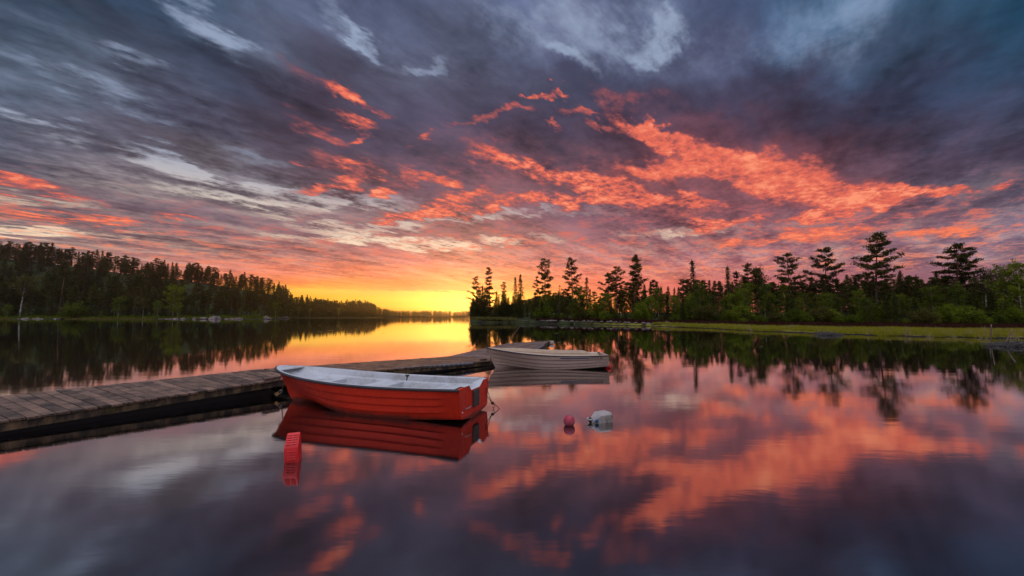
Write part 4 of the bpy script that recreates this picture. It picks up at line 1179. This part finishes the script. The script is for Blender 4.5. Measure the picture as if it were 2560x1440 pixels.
# the small deck in the bow
bm = bmesh.new()
ts = [0.915 + 0.085 * i / 10 for i in range(11)]
ring = [bm.verts.new((t * H1.L - 0.012 * (t > 0.99), max(H1.half(t) - 0.012, 0), H1.zs(t) + 0.009)) for t in ts] + [bm.verts.new((t * H1.L, -max(H1.half(t) - 0.012, 0), H1.zs(t) + 0.009)) for t in ts[::-1][1:]]
low = [bm.verts.new(v.co - Vector((0, 0, 0.02))) for v in ring]
bm.faces.new(ring); bm.faces.new(low[::-1])
for i in range(len(ring)): bm.faces.new((ring[i], ring[(i + 1) % len(ring)], low[(i + 1) % len(ring)], low[i]))
bm_ob('bow_deck', bm, M_LINER, red)
# the sloping lining of the cut-away for the motor
bm = bmesh.new()
zt = H1.zs(0)
pr = [(0.44, zt + 0.008), (0.255, zt + 0.006), (0.175, zt - 0.080), (-0.175, zt - 0.080), (-0.33, zt + 0.004), (-0.50, zt + 0.008)]
a_ = [bm.verts.new((-0.010, y, z)) for y, z in pr]
b_ = [bm.verts.new((0.055, y, z + 0.006)) for y, z in pr]
c_ = [bm.verts.new((0.16, y * 0.96, min(z - 0.02, zt - 0.03) if abs(y) > 0.2 else z - 0.055)) for y, z in pr]
d_ = [bm.verts.new((0.19, y * 0.95, 0.27)) for y, z in pr]
for r0, r1 in ((a_, b_), (b_, c_), (c_, d_)):
    for i in range(5): bm.faces.new((r0[i], r0[i + 1], r1[i + 1], r1[i]))
bm_ob('motor_well', bm, M_LINER, red)
# dark wooden pad for an outboard motor
bm = bmesh.new(); slab(bm, Vector((-0.034, 0.115, zt - 0.10)), Vector((-0.034, -0.115, zt - 0.10)), Vector((-0.006, -0.115, zt - 0.10)), Vector((-0.006, 0.115, zt - 0.10)), 0.26)
bm_ob('motor_pad', bm, M_PLY, red, bevel=0.004)
g = Geo(); hy, hz = 0.36, 0.205
g.tube([(-0.006, hy + 0.085, hz), (-0.045, hy + 0.085, hz), (-0.058, hy + 0.06, hz), (-0.058, hy - 0.06, hz + 0.008), (-0.045, hy - 0.085, hz + 0.008), (-0.006, hy - 0.085, hz + 0.008)], [0.0075] * 6, 8)
lk(bpy.data.objects.new('transom_handle', g.mesh('transom_handle', M_STEEL, True)), red)
g = Geo(); g.tube([(-0.004, 0.50, 0.155), (-0.016, 0.50, 0.155)], [0.012, 0.009], 10)
lk(bpy.data.objects.new('drain_plug', g.mesh('drain_plug', mat('white_plastic', (0.75, 0.74, 0.7), 0.4), True)), red)
def part_ring(parent, loc, R_, r, rot, mt=M_IRON, name='eye_ring'):
    return bm_ob(name, ring_bm(R_, r, 18, 6, Matrix.Translation(loc) @ Euler(rot).to_matrix().to_4x4()), mt, parent, True)
part_ring(red, (-0.03, -0.555, zt - 0.06), 0.026, 0.0045, (R(70), 0, R(60)))
part_ring(red, (H1.L * 0.97, 0.03, 0.46), 0.03, 0.005, (R(90), 0, R(20)))
# oarlock plates with rust running down from them
M_RUST = mat('rust', (0.06, 0.032, 0.016), 0.9)
for side in (1, -1):
    t_ = 0.40
    y, z = H1.half(t_), H1.zs(t_)
    bm = bmesh.new()
    yy = side * (y - 0.053)
    pts = [(t_ * H1.L - 0.045, z + 0.002), (t_ * H1.L + 0.05, z + 0.002), (t_ * H1.L + 0.03, z - 0.02), (t_ * H1.L + 0.012, z - 0.045), (t_ * H1.L + 0.01, z - 0.11), (t_ * H1.L + 0.002, z - 0.15), (t_ * H1.L - 0.005, z - 0.10), (t_ * H1.L - 0.015, z - 0.04), (t_ * H1.L - 0.04, z - 0.02)]
    fa = [bm.verts.new((x, yy - side * (0.008 + 0.16 * (z - zz)), zz)) for x, zz in pts]; fb = [bm.verts.new((x, yy + side * 0.012 - side * 0.16 * (z - zz), zz)) for x, zz in pts]
    bm.faces.new(fa); bm.faces.new(fb[::-1])
    for i in range(len(pts)): bm.faces.new((fa[i], fa[(i + 1) % len(pts)], fb[(i + 1) % len(pts)], fb[i]))
    bm_ob('oarlock_socket', bm, M_RUST, red)

# the pale boat
H2 = Hull(3.72, 0.66, 0.84, (2.1, 0.95), lambda t: 0.425 - 0.03 * math.sin(t * 3.1) + 0.20 * t ** 2.4, lambda t: -0.06 - 0.05 * math.sin(t * math.pi) + 0.06 * (1 - t) ** 3, 0.90,
          (0.04, 0.22, 0.44, 0.70), 0.023, 0.80, 0.09, (0.0, 0.02), (0.97, 1.0))
pale = thing('rowing_boat', (2.90, 12.58, 0.0), 'pale cream rowing boat with a dark blue-grey stripe, lying beyond the red boat', 'rowing boat', rz=R(180.5))
H2.shell(pale, M_CREAM)
H2.transom(pale, M_CREAM, (0.2, 0.3), 0.0)
H2.rail(pale, M_RAIL, 0.016)
H2.liner(pale, M_CREAM2, 0.03, 0.975)
H2.seat(pale, M_CREAM2, 0.70, 0.93, 0.29, 0.115, 'bow_seat')
H2.seat(pale, M_CREAM2, 0.42, 0.52, 0.26, 0.10, 'thwart')
H2.seat(pale, M_CREAM2, 0.035, 0.17, 0.27, 0.10, 'stern_seat')
# raised cream coaming along the inside, rounded off towards the stern
for side in (1, -1):
    bm = bmesh.new()
    ts = [0.10 + 0.86 * i / 40 for i in range(41)]
    rows = []
    for t in ts:
        h = 0.075 * sstep(0.09, 0.17, t) * (1 - 0.8 * sstep(0.7, 0.96, t)) if side < 0 else 0.016
        y = max(H2.half(t) - 0.045, 0.0); z = H2.zs(t)
        rows.append([bm.verts.new((t * H2.L, side * y, z - 0.03)), bm.verts.new((t * H2.L, side * (y - 0.002), z + h)), bm.verts.new((t * H2.L, side * max(y - 0.03, 0), z + h)), bm.verts.new((t * H2.L, side * max(y - 0.034, 0), z - 0.03))])
    for i in range(40):
        for k in range(3): bm.faces.new((rows[i][k], rows[i + 1][k], rows[i + 1][k + 1], rows[i][k + 1]))
    bm.faces.new(rows[0]); bm.faces.new(rows[-1][::-1])
    bm_ob('coaming', bm, M_CREAM2, pale, True).modifiers.new('split', 'EDGE_SPLIT').split_angle = R(40)
def decal(t0, t1, k0, k1, mt, name, n=24, out=0.004):
    bm = bmesh.new(); rows = []
    for i in range(n + 1):
        t = t0 + (t1 - t0) * i / n
        rows.append([bm.verts.new(H2.pt(t, 0.3 + 0.7 * k, 1, o_)) for k, o_ in ((k0, out), (k1, out), (k1, -0.004), (k0, -0.004))])
    for i in range(n):
        for k in range(4): bm.faces.new((rows[i][k], rows[i + 1][k], rows[i + 1][(k + 1) % 4], rows[i][(k + 1) % 4]))
    bm.faces.new(rows[0]); bm.faces.new(rows[-1][::-1])
    return bm_ob(name, bm, mt, pale)
M_STRIPE = mat('blue_grey_stripe', (0.085, 0.075, 0.12), 0.5)
decal(0.165, 0.40, 0.765, 0.865, M_STRIPE, 'stripe')
decal(0.165, 0.405, 0.875, 0.895, M_CREAM2, 'stripe_border', out=0.005)
decal(0.165, 0.405, 0.735, 0.755, M_CREAM2, 'stripe_border', out=0.005)
decal(0.405, 0.435, 0.69, 0.90, M_CREAM2, 'stripe_boss', out=0.012)
# the registration in dark letters, wrapped onto the side
cu = bpy.data.curves.new('registration', 'FONT'); cu.body = 'GATR-P 38'; cu.size = 1.0; cu.extrude = 0.0
to = bpy.data.objects.new('registration', cu); COL.objects.link(to)
dg = bpy.context.evaluated_depsgraph_get()
tm = bpy.data.meshes.new_from_object(to.evaluated_get(dg))
bpy.data.objects.remove(to)
xs = [v.co.x for v in tm.vertices]; x0, x1 = min(xs), max(xs)
y0, y1 = min(v.co.y for v in tm.vertices), max(v.co.y for v in tm.vertices)
for v in tm.vertices:
    fx = (v.co.x - x0) / (x1 - x0); fy = (v.co.y - y0) / (y1 - y0)
    v.co = H2.pt(0.158 - 0.100 * fx, 0.3 + 0.7 * (0.735 + 0.165 * fy), 1, 0.006)
tm.materials.clear(); tm.materials.append(mat('black_lettering', (0.012, 0.011, 0.012), 0.5))
lk(bpy.data.objects.new('registration', tm), pale)
part_ring(pale, (H2.L * 0.985, 0.02, 0.50), 0.022, 0.004, (R(90), 0, R(20)))

# ------------------------------------------------------------------ chains, ropes, lock
def chain(label, pts, link=0.03, r=0.0042, mt=M_IRON):
    pts = [Vector(p) for p in pts]
    e = thing('mooring_chain', pts[0], label, 'chain')
    bm = bmesh.new(); dist = 0; i = 0; flip = 0
    total = sum((pts[k + 1] - pts[k]).length for k in range(len(pts) - 1))
    nL = int(total / (link * 0.72))
    for q in range(nL):
        s = (q + 0.5) / nL * total
        for k in range(len(pts) - 1):
            l = (pts[k + 1] - pts[k]).length
            if s <= l or k == len(pts) - 2:
                p = pts[k].lerp(pts[k + 1], min(s / l, 1)); u = (pts[k + 1] - pts[k]).normalized(); break
            s -= l
        rot = u.to_track_quat('X', 'Z').to_matrix().to_4x4() @ Matrix.Rotation(R(90) * (q % 2), 4, 'X') @ Matrix.Diagonal((1.0, 0.6, 1, 1))
        b2 = ring_bm(link / 2, r, 12, 5, Matrix.Translation(p - pts[0]) @ rot)
        tmp = bpy.data.meshes.new('tmp'); b2.to_mesh(tmp); b2.free(); bm.from_mesh(tmp); bpy.data.meshes.remove(tmp)
    bm_ob('links', bm, mt, e, True)
    return e
def on_depth(px, py, depth):
    d = ray(px, py); k = depth / d.y
    return Vector((d.x * k, depth, CAM_H + d.z * k))
bw = 7.86
chain('rusty chain hanging from the bow of the red boat to the padlock', [on_depth(711, 947, bw), on_depth(709, 960, bw), on_depth(706, 973, bw), on_depth(704, 978, bw)], 0.034, 0.0050)
chain('dark chain hanging from the bow of the pale boat down to the water', [on_depth(1226, 879, 12.62), on_depth(1226.5, 895, 12.55), on_depth(1227, 912, 12.5)], 0.042, 0.0085)
pl = thing('padlock', on_depth(694, 985, bw), 'brass padlock on the chain below the bow of the red boat', 'padlock')
g = Geo(); o_ = pl.location
body0, body1 = on_depth(689, 988, bw) - o_, on_depth(697, 982, bw) - o_
u = (body1 - body0); n_ = Vector((0, 1, 0)); w_ = u.cross(n_).normalized() * 0.032
bm = bmesh.new(); box_from(bm, [body0 - w_ - n_ * .012, body1 - w_ - n_ * .012, body1 + w_ - n_ * .012, body0 + w_ - n_ * .012, body0 - w_ + n_ * .012, body1 - w_ + n_ * .012, body1 + w_ + n_ * .012, body0 + w_ + n_ * .012])
bm_ob('lock_body', bm, mat('old_brass', (0.30, 0.16, 0.06), 0.5, Metallic=0.6), pl, bevel=0.005)
ud = u.normalized()
g.tube([body1 - w_ * 0.7, body1 - w_ * 0.7 + ud * 0.055, body1 - w_ * 0.35 + ud * 0.075, body1 + w_ * 0.35 + ud * 0.075, body1 + w_ * 0.7 + ud * 0.055, body1 + w_ * 0.7], [0.006] * 6, 8)
lk(bpy.data.objects.new('shackle', g.mesh('shackle', M_STEEL, True)), pl)

M_ROPE = mat('dark_rope', (0.030, 0.022, 0.020), 0.9)
def rope_tube(g, pts, r, n=6, sub=6):
    """smooth tube through the points"""
    P = [Vector(p) for p in pts]; out = []
    for i in range(len(P) - 1):
        p0, p1, p2, p3 = P[max(i - 1, 0)], P[i], P[i + 1], P[min(i + 2, len(P) - 1)]
        for k in range(sub):
            s = k / sub
            out.append(0.5 * ((2 * p1) + (p2 - p0) * s + (2 * p0 - 5 * p1 + 4 * p2 - p3) * s * s + (3 * p1 - p0 - 3 * p2 + p3) * s ** 3))
    out.append(P[-1])
    g.tube(out, [r] * len(out), n)
rd = 7.02
r0 = on_depth(1214, 963, 7.15)
rp_ = thing('mooring_rope', r0, 'dark knotted rope trailing from the stern of the red boat into the water', 'rope')
g = Geo(); L_ = lambda px, py, dd=rd: on_depth(px, py, dd) - r0
rope_tube(g, [L_(1214, 964, 7.15), L_(1213.5, 968), L_(1216, 983), L_(1221, 994), L_(1228, 1005)], 0.0055)
rope_tube(g, [L_(1214, 964, 7.15), L_(1216, 970), L_(1221, 982), L_(1224, 993), L_(1229, 1005)], 0.0055)
rope_tube(g, [L_(1234, 1008), L_(1242, 1015), L_(1248, 1021), L_(1250, 1023)], 0.0055)
rope_tube(g, [L_(1234, 1009), L_(1236, 1014), L_(1234, 1018), L_(1231, 1018), L_(1234, 1020), L_(1235.5, 1023.5)], 0.0045)
lk(bpy.data.objects.new('strand', g.mesh('strand', M_ROPE, True)), rp_)
g = Geo(); kc = L_(1231.5, 1008)
rope_tube(g, [kc + Vector((0.022 * math.cos(a * 1.7), 0.016 * math.sin(a), 0.012 * math.sin(a * 1.7) - 0.004 * (a - 6) * 0.3)) for a in np.linspace(0, 12, 26)], 0.007, 6, 2)
lk(bpy.data.objects.new('knot', g.mesh('knot', M_ROPE, True)), rp_)

# ------------------------------------------------------------------ floats
def plastic(name, col, dirt, amt, scale, rough=0.4):
    m = gelcoat(name, col, dirt, rough, amt, scale)
    m.node_tree.nodes['Principled BSDF'].inputs['Subsurface Weight'].default_value = 0.0
    return m
M_RCAN = plastic('red_plastic', (0.72, 0.012, 0.012), (0.50, 0.03, 0.025), 0.5, 9)
cp_ = at(733, 1151, 0)
can = thing('canister_buoy', cp_, 'red ribbed plastic canister floating upright near the red boat', 'buoy', rz=R(12))
can.rotation_euler = (0, R(-3.5), R(12))
prof = [(-0.060, -0.16), (-0.064, 0.02), (-0.066, 0.148), (-0.054, 0.172), (0.030, 0.278), (0.050, 0.292), (0.068, 0.284), (0.074, 0.24), (0.072, 0.0), (0.066, -0.16)]
bm = bmesh.new(); hw = 0.073
for i, hwk in enumerate((hw, hw)): pass
A = [bm.verts.new((-hw * (1.0 if z < 0.2 else 0.93), y, z)) for y, z in prof]; B_ = [bm.verts.new((hw * (1.0 if z < 0.2 else 0.93), y, z)) for y, z in prof]
n = len(prof)
bm.faces.new(A); bm.faces.new(B_[::-1])
for i in range(n): bm.faces.new((A[i], A[(i + 1) % n], B_[(i + 1) % n], B_[i]))
bm_ob('body', bm, M_RCAN, can, True, bevel=0.014, seg=3)
# moulded rib panels on the slope and on the front, parted by a seam
M_RIB = plastic('red_plastic_ribs', (0.74, 0.035, 0.035), (0.55, 0.08, 0.07), 0.5, 12)
def rib_panel(p0, p1, nrm, n, h, w, plate):
    bm = bmesh.new()
    nv = Vector((0, nrm[0], nrm[1])).normalized()
    P = lambda x, f, k: Vector((x, p0[0] + (p1[0] - p0[0]) * f, p0[1] + (p1[1] - p0[1]) * f)) + nv * k
    box_from(bm, [P(-w, -0.04, plate), P(w, -0.04, plate), P(w, 1.02, plate), P(-w, 1.02, plate), P(-w, -0.04, -0.01), P(w, -0.04, -0.01), P(w, 1.02, -0.01), P(-w, 1.02, -0.01)])
    for k in range(n):
        f0, f1 = (k + 0.12) / n, (k + 0.66) / n
        for x0, x1 in ((-w * 0.98, -0.0025), (0.0025, w * 0.98)):
            box_from(bm, [P(x0 + .004, f0 + .02, h), P(x1 - .004, f0 + .02, h), P(x1 - .004, f1 - .02, h), P(x0 + .004, f1 - .02, h), P(x0, f0, plate - 0.003), P(x1, f0, plate - 0.003), P(x1, f1, plate - 0.003), P(x0, f1, plate - 0.003)])
    return bm_ob('rib_panel', bm, M_RIB, can, bevel=0.002)
rib_panel((-0.050, 0.178), (0.032, 0.281), (-0.79, 0.61), 5, 0.012, hw * 0.80, 0.001)
rib_panel((-0.066, 0.020), (-0.066, 0.130), (-1, 0), 4, 0.007, hw * 0.62, 0.001)

M_BALL = plastic('pink_plastic', (0.42, 0.016, 0.045), (0.42, 0.17, 0.20), 0.8, 5)
bl = at(1424.5, 1066, 0)
bm = bmesh.new(); bmesh.ops.create_uvsphere(bm, u_segments=40, v_segments=24, radius=0.083)
for v in bm.verts: v.co *= 1 + 0.012 * math.sin(v.co.x * 40) * math.sin(v.co.z * 33)
o = bm_ob('ball_buoy', bm, M_BALL, None, True); o.location = bl + Vector((0, 0.06, 0.060)); o.rotation_euler = (0.4, 0.5, 0.3)
tag(o, 'pink and faded red ball floating left of the white canister', 'buoy')

M_WCAN = gelcoat('white_plastic_can', (0.40, 0.36, 0.34), (0.15, 0.085, 0.045), 0.5, 0.95, 6)
wc = at(1507, 1058, 0)
wcan = thing('canister_buoy', wc + Vector((0, 0.10, 0)), 'dirty white plastic canister with a blue cap floating on its side', 'buoy', rz=R(24))
def loft(bm, secs):
    rows = []
    for x, w, z0, z1, yo in secs:
        ring = [(yo - w, z0 + .03), (yo - w + .02, z0), (yo + w - .02, z0), (yo + w, z0 + .03), (yo + w, z1 - .035), (yo + w - .03, z1), (yo - w + .03, z1), (yo - w, z1 - .035)]
        rows.append([bm.verts.new((x, y, z)) for y, z in ring])
    for i in range(len(rows) - 1):
        for k in range(8): bm.faces.new((rows[i][k], rows[i][(k + 1) % 8], rows[i + 1][(k + 1) % 8], rows[i + 1][k]))
    bm.faces.new(rows[0][::-1]); bm.faces.new(rows[-1])
bm = bmesh.new()
loft(bm, [(-0.185, 0.032, -0.03, 0.045, 0.02), (-0.16, 0.055, -0.05, 0.075, 0.015), (-0.10, 0.085, -0.07, 0.125, 0.0), (-0.075, 0.096, -0.075, 0.142, 0.0), (0.10, 0.100, -0.075, 0.146, 0.0), (0.135, 0.098, -0.070, 0.138, 0.0), (0.152, 0.088, -0.06, 0.12, 0.0)])
bm_ob('body', bm, M_WCAN, wcan, False, bevel=0.012, seg=3)
g = Geo(); g.tube([(-0.118, -0.060, 0.040), (-0.150, -0.085, 0.037), (-0.158, -0.092, 0.036)], [0.024, 0.024, 0.019], 16)
lk(bpy.data.objects.new('cap', g.mesh('cap', mat('blue_plastic', (0.008, 0.09, 0.22), 0.4), True)), wcan)
g = Geo(); rope_tube(g, [(-0.165, 0.065, 0.05), (-0.215, 0.055, 0.055), (-0.225, 0.005, 0.045), (-0.175, -0.01, 0.045)], 0.013, 8)
lk(bpy.data.objects.new('handle', g.mesh('handle', M_WCAN, True)), wcan)
rope_o = thing('mooring_rope', wcan.location + Vector((-0.17, -0.07, 0.03)), 'black rope looped through the handle of the white canister', 'rope')
g = Geo()
for k in range(4):
    rope_tube(g, [(0.026 * math.cos(a) - 0.012 + 0.014 * k, 0.016 * math.sin(a * 1.3 + k), 0.028 * math.sin(a) + 0.012 - 0.012 * k) for a in np.linspace(0, 6.4, 12)], 0.0075, 6, 2)
rope_tube(g, [(0.0, 0.0, 0.0), (-0.005, -0.02, -0.02), (-0.018, -0.02, -0.05)], 0.008)
lk(bpy.data.objects.new('strand', g.mesh('strand', M_ROPE, True)), rope_o)

# the small red float under the stern of the pale boat
sb = at(1519, 920.5, 0)
e = thing('float_buoy', sb, 'small red lobed float hanging in the water at the stern of the pale boat', 'buoy', rz=R(4))
bm = bmesh.new()
for k in range(4):
    b2 = bmesh.new(); bmesh.ops.create_uvsphere(b2, u_segments=16, v_segments=12, radius=1)
    bmesh.ops.transform(b2, matrix=Matrix.Translation((-0.075 + 0.05 * k, 0, 0.038)) @ Matrix.Diagonal((0.034, 0.055, 0.068, 1)), verts=b2.verts)
    tmp = bpy.data.meshes.new('tmp'); b2.to_mesh(tmp); b2.free(); bm.from_mesh(tmp); bpy.data.meshes.remove(tmp)
bmesh.ops.create_cube(bm, size=1, matrix=Matrix.Translation((0, 0, 0.038)) @ Matrix.Diagonal((0.17, 0.07, 0.10, 1)))
bm_ob('body', bm, M_RCAN, e, True)
for k in range(3):
    g = Geo(); g.tube([(-0.05 + 0.05 * k, -0.060, 0.042), (-0.05 + 0.05 * k, -0.02, 0.042)], [0.010, 0.010], 10)
    lk(bpy.data.objects.new('rope_hole', g.mesh('rope_hole', M_ROPE)), e)
g = Geo(); p0 = on_depth(1521, 890, 12.35); p1 = on_depth(1521, 909, 12.40)
rope_tube(g, [Vector((0, 0, 0)), (p1 - p0) * 0.5, p1 - p0], 0.012)
o = lk(bpy.data.objects.new('mooring_rope', g.mesh('mooring_rope', M_ROPE, True))); o.location = p0
tag(o, 'short dark rope from the stern of the pale boat down to the red float', 'rope')

# a stick leaning at the outer jetty section and a bent wire at the left
lp = at(1268, 858, 0.14)
q = on_depth(1300, 815, lp.y - 0.1)
g = Geo(); g.tube([Vector((0, 0, -0.3)) - (q - lp) * 0.15, (q - lp) * 0.35 + Vector((0.01, 0, 0)), (q - lp) * 0.7, q - lp], [0.022, 0.021, 0.018, 0.014], 6)
o = lk(bpy.data.objects.new('pole', g.mesh('pole', M_STICK, True))); o.location = lp
tag(o, 'thin stick leaning to the right at the far side of the outer jetty section', 'pole')
w0 = on_depth(104, 972, 6.9); g = Geo(); Lw = lambda px, py, dd=6.9: on_depth(px, py, dd) - w0
rope_tube(g, [Lw(-60, 966, 6.6), Lw(40, 967.5, 6.75), Lw(98, 968.5), Lw(104.5, 970), Lw(104.5, 974), Lw(99, 976), Lw(40, 974.5, 6.75), Lw(-60, 970, 6.6)], 0.0035)
o = lk(bpy.data.objects.new('wire_handrail', g.mesh('wire_handrail', M_IRON, True))); o.location = w0
tag(o, 'thin rusty wire loop standing out over the water behind the left jetty', 'wire')
# bits of leaf and straw adrift
M_BIT = mat('drifting_leaf', (0.05, 0.03, 0.02), 0.7)
bits = []
for i in range(60):
    px, py = PX(1180, 1800), PX(985, 1075)
    p = at(px, py, 0.004); a = PX(0, 3.14); l, w = PX(0.01, 0.035), PX(0.004, 0.009)
    bits.append((p, a, l, w))
vs, fs = [], []
for p, a, l, w in bits:
    u = Vector((math.cos(a), math.sin(a), 0)); n_ = Vector((-u.y, u.x, 0)); b0 = len(vs)
    vs += [p - u * l, p + n_ * w, p + u * l + Vector((0, 0, .003)), p - n_ * w]; fs.append((b0, b0 + 1, b0 + 2, b0 + 3))
tag(mesh_ob('drift', vs, fs, M_BIT), 'scraps of straw and leaf adrift on the still water', 'drift', kind='stuff')

# ------------------------------------------------------------------ the evening air
bm = bmesh.new()
bmesh.ops.create_cube(bm, size=1, matrix=Matrix.Translation((0, 0, 32)) @ Matrix.Diagonal((3060, 3060, 69, 1)))
hz = bpy.data.materials.new('evening_haze'); hz.use_nodes = True
t = NT(hz.node_tree); hz.node_tree.nodes.clear()
pv = t.n('ShaderNodeVolumePrincipled')
pv.inputs['Color'].default_value = (1.0, 0.94, 0.88, 1)
pv.inputs['Density'].default_value = 0.00012
pv.inputs['Anisotropy'].default_value = 0.85
mo = t.n('ShaderNodeOutputMaterial'); hz.node_tree.links.new(pv.outputs[0], mo.inputs['Volume'])
tag(bm_ob('haze', bm, hz), 'thin evening haze glowing near the sunset', 'haze', kind='stuff')
